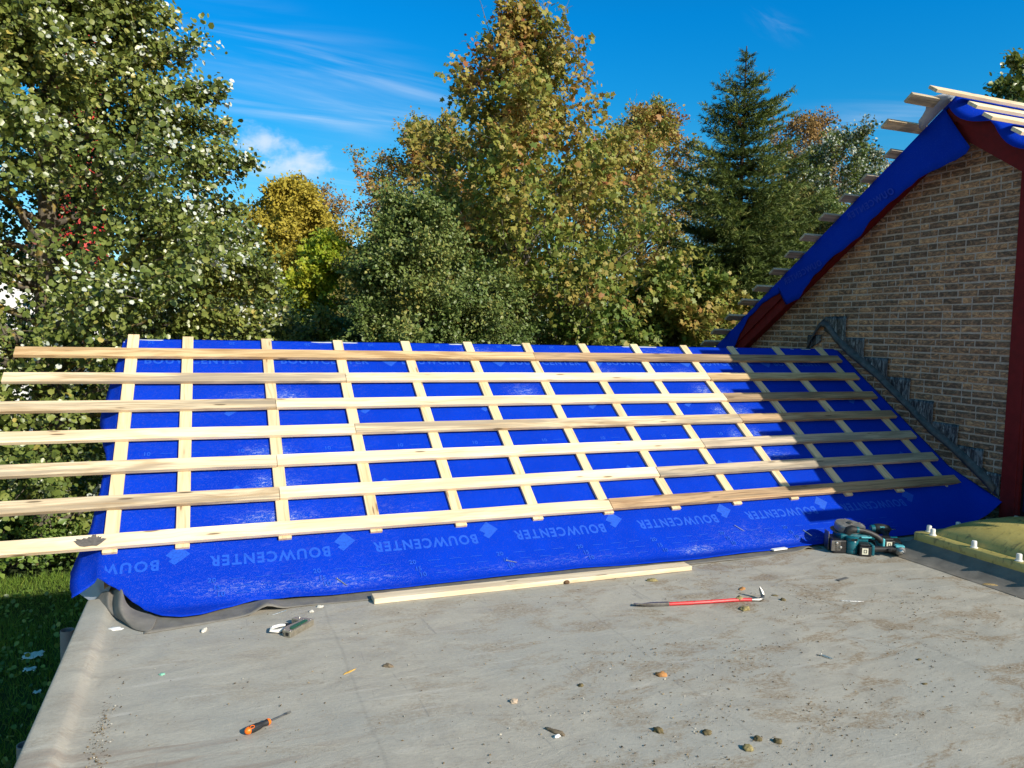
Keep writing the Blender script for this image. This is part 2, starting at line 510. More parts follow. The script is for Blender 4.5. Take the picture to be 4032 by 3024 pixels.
# ------------------------------------------------------------------ ground
def build_ground():
    rows = []
    xs = np.concatenate([np.linspace(-400, -22, 12), np.linspace(-20, 30, 60), np.linspace(34, 400, 12)])
    ys = np.concatenate([np.linspace(-60, -6, 8), np.linspace(-5, 40, 60), np.linspace(44, 900, 14)])
    for y in ys:
        rows.append([(x, y, GZ + 0.05 * mnoise.noise((x * 0.4, y * 0.4, 0)) - 0.02) for x in xs])
    mb = MB(); mb.grid(rows)
    m, t, o = new_mat('lawn_soil')
    tc = t.add('ShaderNodeTexCoord').outputs['Object']
    n = t.noise(tc, 1.2, 5, 0.65); n2 = t.noise(tc, 14, 3, 0.7)
    col = t.ramp(n, [(0.35, (0.030, 0.048, 0.012)), (0.6, (0.050, 0.085, 0.018)), (0.75, (0.080, 0.085, 0.030))])
    col = t.mix(t.mapr(n2, 0.4, 0.7, 0, 0.6), col, (0.025, 0.028, 0.012))
    pbsdf(t, o, col, 0.9, 0, t.bump(n2, 0.6, 0.03), 0.15)
    g = mb.build('ground', m, smooth=True)
    tag(g, 'grassy garden ground below the roofs, in the building shadow', 'ground', kind='structure')


build_ground()

# ------------------------------------------------------------------ low building with the flat roof and the pitched roof
low = empty('low_building', (3.0, 4.7, GZ), 'low brick extension carrying the grey flat roof and the blue covered pitch', 'building')
mb = MB()
x0, x1, yb0, yb1 = -0.56, 6.715, -3.0, 8.75
mb.box((x0, yb0, GZ - 0.1), (x1, yb1, -0.16))
w = mb.build('wall', M_BRICK, None, attr='tint'); w.data.attributes['tint'].data.foreach_set('value', [0.4] * len(w.data.polygons))
w.parent = low; w.matrix_parent_inverse = Matrix.Translation(-low.location)


def keep(o, par):
    o.parent = par
    o.matrix_parent_inverse = Matrix.Translation(-par.location)
    return o


# flat roof: deck sheet with a welted kerb along its left edge
rows = []
prof = [(-0.672, -0.15), (-0.673, 0.026), (-0.671, 0.033), (-0.665, 0.038), (-0.655, 0.040), (-0.60, 0.041), (-0.565, 0.040), (-0.553, 0.036), (-0.54, 0.026), (-0.528, 0.014), (-0.518, 0.006), (-0.505, 0.0045), (-0.492, 0.0005), (-0.47, 0.000)]
xs = [p[0] for p in prof] + list(np.linspace(-0.43, 6.71, 150))
ys = np.linspace(-3.0, 4.93, 150)
for y in ys:
    r = []
    for i, x in enumerate(xs):
        if i < len(prof):
            z = prof[i][1] + (0.0012 * mnoise.noise((x * 3, y * 2.2, 4)) if i > 1 else 0)
            x_ = x + (0.0015 * mnoise.noise((1, y * 1.7, 9)) if i > 1 else 0.002 * mnoise.noise((1, y * 1.1, 2)))
        else:
            x_ = x
            z = 0.004 * mnoise.noise((x * 1.3, y * 1.3, 0)) + 0.002 * mnoise.noise((x * 6, y * 9, 1))
            if 0.60 < x < 0.70: z += 0.0015
            if 3.6 < x < 3.72: z += 0.002
        r.append((x_, y, z))
    rows.append(r)
mb = MB(); mb.grid(rows)
fr = keep(mb.build('flat_roof', M_ROOF, smooth=True), low)
mb = MB()
mb.box((-0.60, -3.0, -0.30), (6.714, 4.90, -0.03))
keep(mb.build('roof_deck', M_RUBBER), low)
# roof boards under the membrane
mb = MB()
poly = [(5.06, 0.0), (5.06, 0.20), (RY - 0.02, RZ - 0.07), (RY + 0.02, RZ - 0.07), (8.80, 0.10), (8.80, -0.16), (5.06, -0.16)]
Mx = Matrix(((0, 0, 1, -0.598), (1, 0, 0, 0), (0, 1, 0, 0), (0, 0, 0, 1)))
mb.prism(poly, Mx, 7.308)
keep(mb.build('pitched_deck', M_DARK), low)

# ------------------------------------------------------------------ brick house
house = empty('brick_house', (WX, 5.2, GZ), 'tall brown brick house with a steep gable and red bargeboards beside the blue roof', 'house')


def roofz(y):
    return AZ - HS * abs(y - AY)


# mortar plane
mb = MB()
X = WX + 0.0045
pl = [(8.95, GZ), (8.95, roofz(8.95) - 0.12), (AY, AZ - 0.10), (4.70, roofz(4.70) - 0.12), (4.70, GZ)]
Mx = Matrix(((0, 0, 1, X), (1, 0, 0, 0), (0, 1, 0, 0), (0, 0, 0, 1)))
mb.prism(pl, Mx, 0.25)
keep(mb.build('mortar_bed', M_MORTAR), house)

mb = MB()
r2 = random.Random(11)
course, joint = 0.0683, 0.0165
z = -0.10
ci = 0
nrm = []
while z < AZ:
    y = 4.715 + r2.uniform(0, 0.004)
    first = True
    while y < 8.95:
        L = 0.192 if r2.random() > 0.27 else 0.088
        if first:
            L = r2.choice((0.192, 0.088, 0.14)); first = False
        y2 = y + L
        if z + 0.02 < roofz(0.5 * (y + y2)) - 0.05:
            base = r2.random()
            tint = min(1, max(0, 0.08 + 0.80 * base ** 1.2 + 0.10 * mnoise.noise((y * 1.1, z * 1.5, 3)) + r2.uniform(-.06, .06)))
            if z < 1.15: tint *= 0.75                        # lower courses are darker
            h = course - joint + r2.uniform(-0.003, 0.003)
            zz = z + r2.uniform(-0.0015, 0.0015)
            n, k = (6, 4) if L > 0.1 else (4, 4)
            px = r2.uniform(-0.0015, 0.003)
            grid = []
            seed = r2.uniform(0, 100)
            for b in range(k):
                row = []
                for a in range(n):
                    fy, fz = a / (n - 1), b / (k - 1)
                    edge = (0.0035 if (a in (0, n - 1) or b in (0, k - 1)) else 0.0)
                    fold = 0.0075 * mnoise.noise((fy * 3.2 + seed, fz * 2.2 + fy * 1.4, seed))
                    wob = 0.0022 * mnoise.noise((fy * 4 + seed, fz * 2, 7))
                    row.append((WX - 0.004 - px + edge - fold, y + fy * L + (wob if a in (0, n - 1) else 0), zz + fz * h + wob))
                grid.append(row)
            b0 = len(mb.v)
            mb.v.extend([p for row in grid for p in row])
            for b in range(k - 1):
                for a in range(n - 1):
                    q = b0 + b * n + a
                    mb.f.append((q, q + n, q + n + 1, q + 1)); mb.mi.append(0)
                    mb.fa.append(min(1, max(0, tint + 0.13 * mnoise.noise((a * 1.7 + seed, b * 1.3, 5)))))
            ring = [b0 + a for a in range(n)] + [b0 + b * n + n - 1 for b in range(1, k)] + [b0 + (k - 1) * n + a for a in range(n - 2, -1, -1)] + [b0 + b * n for b in range(k - 2, 0, -1)]
            bk = len(mb.v)
            mb.v.extend([(WX + 0.013, mb.v[i][1], mb.v[i][2]) for i in ring])
            R_ = len(ring)
            for i in range(R_):
                mb.f.append((ring[i], ring[(i + 1) % R_], bk + (i + 1) % R_, bk + i)); mb.mi.append(0); mb.fa.append(tint * 0.9)
        y = y2 + joint * r2.uniform(0.8, 1.15)
    z += course; ci += 1
keep(mb.build('gable_wall', M_BRICK, attr='tint', recalc=False), house)

# pieces of wall nearer the viewer than the window (outside the photograph) and the house body
mb = MB()
mb.box((WX + 0.30, 2.95, GZ), (14.0, 8.85, 1.60))
hb = keep(mb.build('house_body', M_BRICK, attr='tint'), house); hb.data.attributes['tint'].data.foreach_set('value', [0.45] * len(hb.data.polygons))

# roof slabs (carry the shade over the low roof)
def roof_slab(name, y_e, lift0, lift1, mat, xa=6.57, xb=14.2):
    mb = MB()
    ze = roofz(y_e)
    mb.add([(xa, AY, AZ + lift0), (xa, y_e, ze + lift0), (xb, y_e, ze + lift0), (xb, AY, AZ + lift0),
            (xa, AY, AZ + lift1), (xa, y_e, ze + lift1), (xb, y_e, ze + lift1), (xb, AY, AZ + lift1)],
           [(0, 1, 2, 3), (4, 7, 6, 5), (0, 4, 5, 1), (1, 5, 6, 2), (2, 6, 7, 3), (3, 7, 4, 0)])
    return keep(mb.build(name, mat), house)


roof_slab('roof', 1.93, -0.16, -0.02, M_DARK)
roof_slab('roof', 9.1, -0.16, -0.02, M_DARK)

# bargeboards: a broad board and a narrower upper moulding on each verge
def barge(sgn, y_e, name):
    mb = MB()
    def slab(xa, xb, top, bot, mi=0):
        ya, yb = AY, y_e
        pts = []
        for x in (xa, xb):
            pts += [(x, ya, AZ + top), (x, yb, roofz(yb) + top), (x, yb, roofz(yb) + bot), (x, ya, AZ + bot)]
        mb.add(pts, [(0, 1, 2, 3), (7, 6, 5, 4), (0, 4, 5, 1), (1, 5, 6, 2), (2, 6, 7, 3), (3, 7, 4, 0)])
    slab(6.533, 6.560, -0.015, -0.215)
    slab(6.563, 6.590, -0.13, -0.345)
    slab(6.592, WX + 0.008, -0.17, -0.30)
    return keep(mb.build(name, M_RED), house)


barge(-1, 1.93, 'bargeboard')
barge(1, 9.1, 'bargeboard')

# red framed window at the corner of the gable, down to just above the flat roof
win = bpy.data.objects.new('window', None); C.objects.link(win); keep(win, house)
def inwin(o):
    o.parent = win; return o
mb = MB()
mb.box((WX - 0.028, 4.575, 0.02), (WX + 0.06, 4.712, 3.22))
mb.box((WX - 0.022, 4.545, 0.115), (WX + 0.05, 4.575, 3.2))
mb.box((WX - 0.022, 2.93, 0.115), (WX + 0.05, 3.03, roofz(2.93) - 0.22))
mb.box((WX - 0.026, 2.95, 0.02), (WX + 0.058, 4.5755, 0.115))
mb.box((WX - 0.0, 4.712, 0.02), (WX + 0.05, 4.718, 3.2))
inwin(mb.build('frame', M_RED, bevel=0.004))
mb = MB()
Mx = Matrix(((0, 0, 1, WX + 0.012), (1, 0, 0, 0), (0, 1, 0, 0), (0, 0, 0, 1)))
mb.prism([(4.55, 0.11), (4.55, roofz(4.55) - 0.20), (2.95, roofz(2.95) - 0.20), (2.95, 0.11)], Mx, 0.012)
inwin(mb.build('pane', M_GLASS))

# ------------------------------------------------------------------ stepped lead flashing on the gable (parts of the house)
def lead_piece(pts_top, name='step_flashing', seed=0):
    """pts_top: (y_left, y_right, z_top, z_bottom_left, z_bottom_right) seen from the roof; a ribbed lead tongue"""
    ya, yb, zt, zba, zbb = pts_top
    n, k = 22, 10
    rows = []
    for j in range(k):
        r = []
        for i in range(n):
            a, b = i / (n - 1), j / (k - 1)
            y = ya + (yb - ya) * a
            zb = zba + (zbb - zba) * a
            zz = zt + (zb - zt) * b
            bulge = 0.008 + 0.002 * math.sin(a * 40 + seed) + 0.010 * mnoise.noise((a * 5 + seed, b * 5, seed)) * b
            r.append((WX - 0.012 - bulge * (0.25 if b < 0.08 else 1.0), y, zz))
        rows.append(r)
    mb = MB(); mb.grid(rows)
    return keep(mb.build(name, M_LEAD, smooth=True, solid=0.003), house)


def surf(y):           # height of the blue roof at depth y
    return RZ - math.tan(AL) * (RY - y)


STEPS = [  # right end y (towards viewer), z of the top
    (6.96, 6.63, 1.905, 'ridge'), (6.64, 6.36, 1.665, ''), (6.38, 6.03, 1.458, ''), (6.05, 5.74, 1.262, ''), (5.76, 5.455, 1.052, ''),
    (5.475, 5.17, 0.850, ''), (5.19, 4.90, 0.655, ''), (4.94, 4.725, 0.452, '')]
for i, (ya, yb, zt, w_) in enumerate(STEPS):
    lo_a = surf(ya) + 0.17 if i else 1.72
    lo_b = surf(yb) + 0.17 if i else 1.60
    lead_piece((ya, yb, zt, min(zt - 0.05, lo_a + 0.02), min(zt - 0.10, lo_b)), seed=i * 3.1)
lead_piece((7.22, 7.00, 1.69, 1.50, 1.62), seed=31)
# the long curled lower lip, bent up off the roof
low_p = [(7.20, 1.46), (7.13, 1.585), (7.06, 1.70), (6.98, 1.765), (6.90, 1.745), (6.83, 1.66), (6.76, 1.59), (6.55, 1.44), (6.35, 1.325), (6.141, 1.205), (5.953, 1.067), (5.723, 0.905), (5.476, 0.717), (5.229, 0.579), (5.059, 0.458), (4.848, 0.309), (4.762, 0.235)]
hi_p = [(7.22, 1.52), (7.14, 1.665), (7.06, 1.785), (6.97, 1.84), (6.88, 1.805), (6.80, 1.72), (6.73, 1.655), (6.53, 1.515), (6.33, 1.40), (6.12, 1.265), (5.92, 1.115), (5.70, 0.955), (5.48, 0.800), (5.23, 0.650), (5.03, 0.535), (4.84, 0.395), (4.752, 0.295)]
rows = [[], [], [], []]
for i, (a, b) in enumerate(zip(low_p, hi_p)):
    wv = 0.006 * math.sin(i * 2.1) + 0.010 * mnoise.noise((i * 0.9, 2, 1))
    for k, (dx, f) in enumerate(((-0.012, 1.0), (-0.040, 0.62), (-0.060 - wv, 0.25), (-0.050 - wv, 0.0))):
        rows[k].append((WX + dx, a[0] + (b[0] - a[0]) * f, a[1] + 0.025 + (b[1] - a[1] + 0.022) * f + wv * 0.7 * (k > 1)))
mb = MB(); mb.grid(rows)
keep(mb.build('flashing_lip', M_LEADD, smooth=True, solid=0.003), house)

# ------------------------------------------------------------------ blue membrane on the low roof
YF = 4.667                                  # where the slope meets the deck
TF = 2.612
edge_pts = [(-0.62, 4.90), (-0.52, 4.83), (-0.392, 4.72), (-0.24, 4.545), (-0.146, 4.508), (-0.06, 4.518), (0.084, 4.60), (0.239, 4.685), (0.40, 4.668), (0.70, 4.630),
            (1.96, 4.640), (2.35, 4.640), (3.28, 4.562), (3.9, 4.585), (4.33, 4.600), (4.60, 4.600), (5.40, 4.592), (6.05, 4.625), (6.35, 4.66), (6.69, 4.69)]


def interp(x, pts):
    if x <= pts[0][0]: return pts[0][1]
    for (a, b), (c, d) in zip(pts, pts[1:]):
        if x <= c:
            u = (x - a) / (c - a)
            u = u * u * (3 - 2 * u) * 0.5 + u * 0.5
            return b + (d - b) * u
    return pts[-1][1]


def t_end(x):
    y = interp(x, edge_pts)
    if y < YF: return TF + (YF - y)
    return (RY - y) / math.cos(AL)


def sheet_point(x, t, te, lift=0.0):
    if t < 0:
        p = Vector((x, RY - t * math.cos(AL), RZ + t * math.sin(AL))) + Vector((0, math.sin(AL), math.cos(AL))) * -0.022
        if t > -0.03: p.z -= 0.004
        return p
    if t <= TF - 0.06:
        p = S(x, t, -0.022)
    else:
        u = t - (TF - 0.06)
        a = S(x, TF - 0.06, -0.022)
        # smooth bend onto the deck
        s = min(1.0, u / 0.12)
        yy = a.y - math.cos(AL) * u * (1 - 0.5 * s) - u * 0.5 * s
        zz = max(0.016, a.z - math.sin(AL) * u * (1 - 0.45 * s))
        p = Vector((x, yy, zz))
    return p


def wrinkle(x, tt):
    return 0.0045 * mnoise.noise((x * 2.3, tt * 1.6, 1.7)) + 0.0016 * mnoise.noise((x * 9, tt * 9, 5))


DUST = [  # x, t, radius x, radius t, amount
    (0.57, 0.72, 0.11, 0.07, 1.0), (0.55, 0.78, 0.05, 0.05, .5), (0.33, 1.36, 0.09, 0.06, 1.0), (0.46, 1.36, 0.10, 0.07, 1.0), (0.35, 1.65, 0.08, 0.07, 0.8),
    (0.47, 1.67, 0.13, 0.08, 0.7), (0.33, 1.97, 0.16, 0.06, 1.0), (0.50, 1.97, 0.16, 0.06, 0.6), (0.25, 0.72, 0.15, 0.05, .45), (2.60, 0.71, 0.12, 0.10, 0.9), (4.42, 0.45, 0.14, 0.07, 0.9),
    (4.50, 0.72, 0.09, 0.08, 1.1), (4.68, 0.75, 0.12, 0.08, 0.9), (4.52, 1.04, 0.07, 0.08, 1.2), (4.72, 1.05, 0.15, 0.09, 1.2), (4.50, 1.34, 0.05, 0.06, 1.1), (4.70, 1.34, 0.12, 0.07, 1.1),
    (4.78, 1.62, 0.16, 0.06, 0.7), (3.42, 2.56, 0.14, 0.035, 1.2), (0.75, 2.52, 0.35, 0.04, 0.6), (0.15, 2.49, 0.3, 0.05, 0.45), (2.2, 2.53, 0.6, 0.03, 0.3), (4.4, 2.55, 0.5, 0.04, 0.4),
    (2.3, 0.12, 0.15, 0.05, .8), (4.3, 0.10, 0.25, 0.06, .5), (3.55, 0.42, 0.12, .06, .6), (3.9, 2.45, 0.3, 0.12, .2), (1.2, 2.0, .3, .08, .2)]


def dust_at(x, t):
    s = 0.0
    for a, b, ra, rb, am in DUST:
        d = ((x - a) / ra) ** 2 + ((t - b) / rb) ** 2
        if d < 6: s += am * math.exp(-d)
    if x < 1.2: s += 0.04
    return min(1.2, s)


def membrane():
    cols = []
    wfun = [(-0.30, 0.0), (-0.02, 0.03), (0.31, 0.080), (0.53, 0.125), (0.80, 0.162), (1.05, 0.115), (1.31, 0.05), (1.57, 0.070), (1.83, 0.105), (2.09, 0.215), (2.24, 0.200), (2.31, 0.175), (2.6, 0.10)]
    ts = list(np.linspace(-0.32, -0.04, 6)) + [-0.015, 0.0, 0.015] + list(np.linspace(0.05, 2.50, 72))
    nend = 8
    xs_main = list(np.linspace(-0.615, 6.60, 220)) + [6.63, 6.66, 6.685, 6.702]
    vs, dust, grid = [], [], []
    flap = [1.0, 0.66, 0.33, 0.10]
    for fx in flap + [None] * 1:
        pass
    colsx = [('f', f) for f in flap] + [('m', x) for x in xs_main]
    for kind, xv in colsx:
        x = -0.615 if kind == 'f' else xv
        te = t_end(x)
        if kind == 'f': te = 2.345
        col = []
        tl = []
        base_ts = [tt for tt in ts if tt < te - 0.15]
        # equal row count: stretch the regular rows to the end of this column
        n0 = len(ts)
        lo = ts[:9]
        rest = np.linspace(0.05, te, len(ts) - 9 + nend)
        for tt in lo + list(rest):
            p = sheet_point(x, tt, te)
            if tt > 0:
                wr = wrinkle(x, tt)
                end = max(0, 1 - (te - tt) / 0.12)
                wr += 0.006 * end * (0.5 + mnoise.noise((x * 3.1, 3, 3)))
                p = p + NN * wr
            if kind == 'm' and x > 5.9 and tt > 1.9:          # lower right corner curls up against the wall
                cu = max(0.0, (x - 6.0) / 0.69) ** 2.2 * max(0.0, (tt - 1.9) / 0.7)
                p.z += 0.17 * min(1.1, cu)
            if kind == 'm' and x > 6.57 and tt >= 0.03:
                p = p + NN * ((x - 6.57) * 0.16)
                p.x += 0.012 * mnoise.noise((tt * 2.6, 1, 4))
            if kind == 'm' and x < 0.15 and tt > 2.2:         # lifted left corner
                p.z += 0.016 * max(0, (0.15 - x) / 0.75) * min(1, (tt - 2.2) / 0.3)
            if kind == 'f':
                w_ = interp(tt, wfun) * xv
                jag = 0.006 * mnoise.noise((tt * 40, 0, 0)) * xv
                p = p + Vector((-0.75, 0, -0.66)) * (w_ + jag) + NN * (-0.10 * (1 - xv) * xv * 0.3)
                if tt > 2.05: p += Vector((0, -0.02, 0.03)) * xv * min(1, (tt - 2.05) / 0.15)
            col.append(p); dust.append(dust_at(x, tt))
        grid.append(col)
    mb = MB(); mb.grid(grid)
    me = bpy.data.meshes.new('roof_membrane')
    me.from_pydata([tuple(v) for v in mb.v], [], mb.f)
    a = me.attributes.new('dust', 'FLOAT', 'POINT'); a.data.foreach_set('value', np.array(dust, dtype=np.float32))
    bm = bmesh.new(); bm.from_mesh(me); bmesh.ops.recalc_face_normals(bm, faces=bm.faces)
    if bm.faces[len(bm.faces) // 2].normal.z < 0: bmesh.ops.reverse_faces(bm, faces=bm.faces)
    bm.to_mesh(me); bm.free()
    me.polygons.foreach_set('use_smooth', [True] * len(me.polygons))
    o = link_mesh('roof_membrane', me, [M_BLUE, M_SHEETBACK])
    md = o.modifiers.new('thickness', 'SOLIDIFY'); md.thickness = 0.0022; md.offset = -1; md.material_offset = 1; md.material_offset_rim = 0
    return o


sheet = membrane()
tag(sheet, 'bright blue printed roofing membrane on the low slope, dusted with sawdust', 'roof membrane')


# printing on the membrane -------------------------------------------------
def text_mesh(body, size, bold=0.0, space=1.0):
    cu = bpy.data.curves.new('t', 'FONT')
    cu.body = body; cu.size = size; cu.offset = bold; cu.space_character = space; cu.align_x = 'LEFT'; cu.resolution_u = 3
    ob = bpy.data.objects.new('t', cu); C.objects.link(ob)
    dg = bpy.context.evaluated_depsgraph_get(); dg.update()
    me = bpy.data.meshes.new_from_object(ob.evaluated_get(dg))
    vs = [v.co.copy() for v in me.vertices]; fs = [tuple(p.vertices) for p in me.polygons]
    bpy.data.objects.remove(ob); bpy.data.curves.remove(cu); bpy.data.meshes.remove(me)
    return vs, fs


lt = MB()
def put(vs, fs, x, t, rot180, h=-0.0165, sx=1.0, sy=1.0):
    """place flat xy shapes on the slope with their origin at (x, t)"""
    out = []
    for v in vs:
        a, b = v.x * sx, v.y * sy
        if rot180: a, b = -a, -b
        tt = t - b
        p = sheet_point(x + a, tt, 9) + NN * (wrinkle(x + a, tt) + (0.0010 if tt < 2.42 else 0.0045))
        if x + a < 0.15 and tt > 2.2: p.z += 0.016 * max(0, (0.15 - x - a) / 0.75) * min(1, (tt - 2.2) / 0.3)
        out.append(p)
    lt.add(out, fs)


WORD = text_mesh('BOUWCENTER', 0.112, 0.0035, 1.22)
wl = max(v.x for v in WORD[0])
LOGO_A = ([Vector(p) for p in ((-0.068, 0.0, 0), (0.0, -0.078, 0), (0.068, 0.0, 0), (0.040, 0.032, 0), (0.016, 0.010, 0), (-0.010, 0.066, 0))], [(0, 1, 2, 3, 4, 5)])
D2 = ([Vector(p) for p in ((-0.070, 0.0, 0), (0.0, -0.074, 0), (0.070, 0.0, 0), (0.034, 0.030, 0), (0.052, 0.046, 0), (0.018, 0.078, 0))], [(0, 1, 2, 3, 4, 5)])
sxw = 0.735 / wl
for k in range(-1, 8):
    lx = -0.187 + 1.015 * k
    if -0.5 < lx < 6.5:
        put(*D2, lx, 2.205, True)
    # letters one by one so that none hang past the edges of the sheet
    vs, fs = WORD
    xs_ok = [lx - 0.10 - v.x * sxw for v in vs]
    fs_ok = [f for f in fs if all(-0.585 < xs_ok[i] < 6.05 for i in f)]
    if fs_ok:
        put(vs, fs_ok, lx - 0.10, 2.238, True, sx=sxw)
    lx2 = 0.445 + 1.02 * k
    if -0.5 < lx2 < 6.2: put(*D2, lx2, 0.275, False)
    xs_ok = [lx2 + 0.10 + v.x * sxw for v in vs]
    fs_ok = [f for f in fs if all(-0.575 < xs_ok[i] < 6.3 for i in f)]
    if fs_ok: put(vs, fs_ok, lx2 + 0.10, 0.315, False, sx=sxw)
    for tt, s0 in ((0.872, 0.335), (1.725, 0.355)):    # stray logos between the battens
        lx3 = -0.187 + 1.02 * k + s0
        if -0.5 < lx3 < 6.3: put(*D2, lx3, tt, True)
TWENTY = text_mesh('20', 0.050, 0.0008); FIFT = text_mesh('15', 0.046, 0.0008); TEN = text_mesh('10', 0.050, 0.0008)
dash = ([Vector(p) for p in ((0, 0, 0), (0.085, 0, 0), (0.085, 0.0035, 0), (0, 0.0035, 0))], [(0, 1, 2, 3)])
for k in range(0, 9):
    bx = -0.02 + 0.62 * k
    if bx < 5.9:
        put(*TWENTY, bx, 2.440, False); put(*FIFT, bx + 0.03, 2.495, False); put(*TEN, bx + 0.05, 2.545, False)
    for q in range(3):
        for tt in (2.425, 2.478, 2.53):
            if bx + 0.13 + q * 0.15 < 5.9: put(*dash, bx + 0.13 + q * 0.15 + 0.03 * (tt > 2.45), tt, False)
    bx2 = -0.47 + 0.59 * k + (0.02 * (k % 3))
    if bx2 < 6.2:
        put(*TWENTY, bx2 + 0.06, 0.030, True)
        for q in range(2): put(*dash, bx2 + 0.12 + q * 0.19, 0.030, False)
        put(*TEN, bx2 + 0.04, 1.335, False); put(*TEN, bx2 + 0.36, 1.385, True)
        for q in range(2):
            put(*dash, bx2 + 0.15 + q * 0.17, 1.318, False); put(*dash, bx2 + 0.02 + q * 0.16, 1.39, False)
lo = lt.build('lettering', M_LETTER, recalc=False)
keep(lo, sheet)

# grey sheet corner that sticks out from under the blue one
P = Vector
g = [
    [ P((-0.77, 5.50, 0.05)), P((-0.735, 5.48, 0.07)), P((-0.70, 5.46, 0.10)), P((-0.665, 5.42, 0.13)), P((-0.63, 5.32, 0.14)), P((-0.585, 5.2, 0.12)), P((-0.55, 5.1, 0.10)) ],
    [ P((-0.805, 5.34, -0.016)), P((-0.769, 5.33, -0.004)), P((-0.731, 5.31, 0.019)), P((-0.692, 5.28, 0.046)), P((-0.66, 5.2, 0.064)), P((-0.606, 5.1, 0.054)), P((-0.561, 5.0, 0.058)) ],
    [ P((-0.746, 5.2, -0.008)), P((-0.722, 5.2, 0.007)), P((-0.695, 5.2, 0.021)), P((-0.667, 5.18, 0.039)), P((-0.638, 5.12, 0.051)), P((-0.6, 5.05, 0.046)), P((-0.566, 4.97, 0.05)) ],
    [ P((-0.653, 5.0, -0.005)), P((-0.641, 5.0, 0.005)), P((-0.628, 5.0, 0.018)), P((-0.618, 5.0, 0.028)), P((-0.607, 5.0, 0.037)), P((-0.594, 4.99, 0.041)), P((-0.574, 4.96, 0.045)) ]]
mb = MB(); mb.grid(g)
o = mb.build('membrane_offcut', M_SHEETBACK, smooth=True, solid=0.002)
md = o.modifiers.new('s', 'SUBSURF'); md.levels = 2; md.render_levels = 2
tag(o, 'pale grey underlay corner poking out below the torn blue edge', 'underlay')

# grey rubber strip along the foot of the slope
front = [(-0.334, 4.389), (-0.199, 4.405), (-0.117, 4.420), (0.08, 4.456), (0.20, 4.480), (0.30, 4.50), (0.45, 4.545), (0.906, 4.525), (1.86, 4.60), (2.6, 4.575), (3.26, 4.525), (3.86, 4.515), (4.28, 4.55), (4.5, 4.56)]
rows = []
nx = 160
for j in range(9):
    r = []
    for i in range(nx):
        x = -0.334 + (4.48 + 0.334) * i / (nx - 1)
        yf = interp(x, front)
        yb = max(4.70, yf + 0.12)
        b = j / 8
        y = yf + (yb - yf) * b
        hump = 0.045 * math.exp(-((x - 0.30) / 0.07) ** 2) * max(0, 1 - abs(b - 0.15) * 0.9) + 0.022 * math.exp(-((x - 4.33) / 0.05) ** 2) * (1 - b)
        zz = 0.0055 + hump + 0.002 * mnoise.noise((x * 5, y * 5, 3)) + (0.004 * abs(mnoise.noise((x * 2.4, 1, 2))) if b < 0.2 else 0)
        if x < 0.1: zz += 0.02 * b * (0.1 - x)
        r.append((x, y, zz))
    rows.append(r)
# crumpled left end, standing up and folded over
cr = [  # columns from the strip outwards: list of points front edge -> top edge
    [ (-0.649, 4.93, 0.020), (-0.647, 4.95, 0.024), (-0.637, 4.97, 0.030), (-0.616, 4.98, 0.040) ],
    [ (-0.625, 4.87, 0.020), (-0.62, 4.9, 0.026), (-0.607, 4.93, 0.040), (-0.604, 4.98, 0.068) ],
    [ (-0.576, 4.8, 0.030), (-0.576, 4.84, 0.040), (-0.579, 4.9, 0.056), (-0.577, 4.96, 0.078) ],
    [ (-0.534, 4.74, 0.016), (-0.535, 4.72, 0.049), (-0.544, 4.78, 0.075), (-0.55, 4.9, 0.092) ],
    [ (-0.494, 4.66, 0.010), (-0.518, 4.76, 0.024), (-0.537, 4.88, 0.030), (-0.54, 4.97, 0.077) ],
    [ (-0.457, 4.6, 0.008), (-0.482, 4.62, 0.052), (-0.501, 4.72, 0.077), (-0.507, 4.88, 0.109) ],
    [ (-0.419, 4.52, 0.006), (-0.453, 4.56, 0.052), (-0.473, 4.66, 0.09), (-0.466, 4.8, 0.142) ],
    [ (-0.382, 4.45, 0.005), (-0.419, 4.52, 0.023), (-0.437, 4.6, 0.036), (-0.456, 4.72, 0.035) ],
    [ (-0.30, 4.386, 0.010), (-0.285, 4.46, 0.013), (-0.275, 4.54, 0.016), (-0.27, 4.62, 0.018) ]]
mb = MB(); mb.grid([[Vector(p) for p in r] for r in rows])
o = mb.build('rubber_strip', M_RUBBER, smooth=True, solid=0.003)
tag(o, 'long thin grey rubber strip lying along the foot of the blue slope', 'roofing strip')
mb = MB(); mb.grid([[Vector(p) for p in c] for c in cr])
o = mb.build('rubber_flap', M_RUBBER, smooth=True, solid=0.003)
md = o.modifiers.new('s', 'SUBSURF'); md.levels = 2; md.render_levels = 2
tag(o, 'crumpled grey rubber flap standing up at the lower corner of the blue slope', 'rubber flap')


# ------------------------------------------------------------------ battens
def stick(name, size, M, mat, bevel=0.002, seed=0, wob=0.0015):
    """a sawn length of timber; local x along it"""
    L, W, T = size
    n = max(2, int(L / 0.25))
    mb = MB()
    sec = [(-W / 2, -T / 2), (W / 2, -T / 2), (W / 2, T / 2), (-W / 2, T / 2)]
    vs, fs = [], []
    for i in range(n + 1):
        x = -L / 2 + L * i / n
        dy = wob * 1.6 * mnoise.noise((x * 0.8 + seed, seed, 1)); dz_ = wob * mnoise.noise((x * 0.7 + seed, seed, 4))
        for a, b in sec:
            vs.append((x, a + dy, b + dz_))
    for i in range(n):
        for k in range(4):
            fs.append((i * 4 + k, i * 4 + (k + 1) % 4, (i + 1) * 4 + (k + 1) % 4, (i + 1) * 4 + k))
    fs += [(3, 2, 1, 0), tuple(n * 4 + k for k in range(4))]
    mb.add(vs, fs)
    o = mb.build(name, mat, bevel=bevel, segs=1)
    o.matrix_world = M
    return o


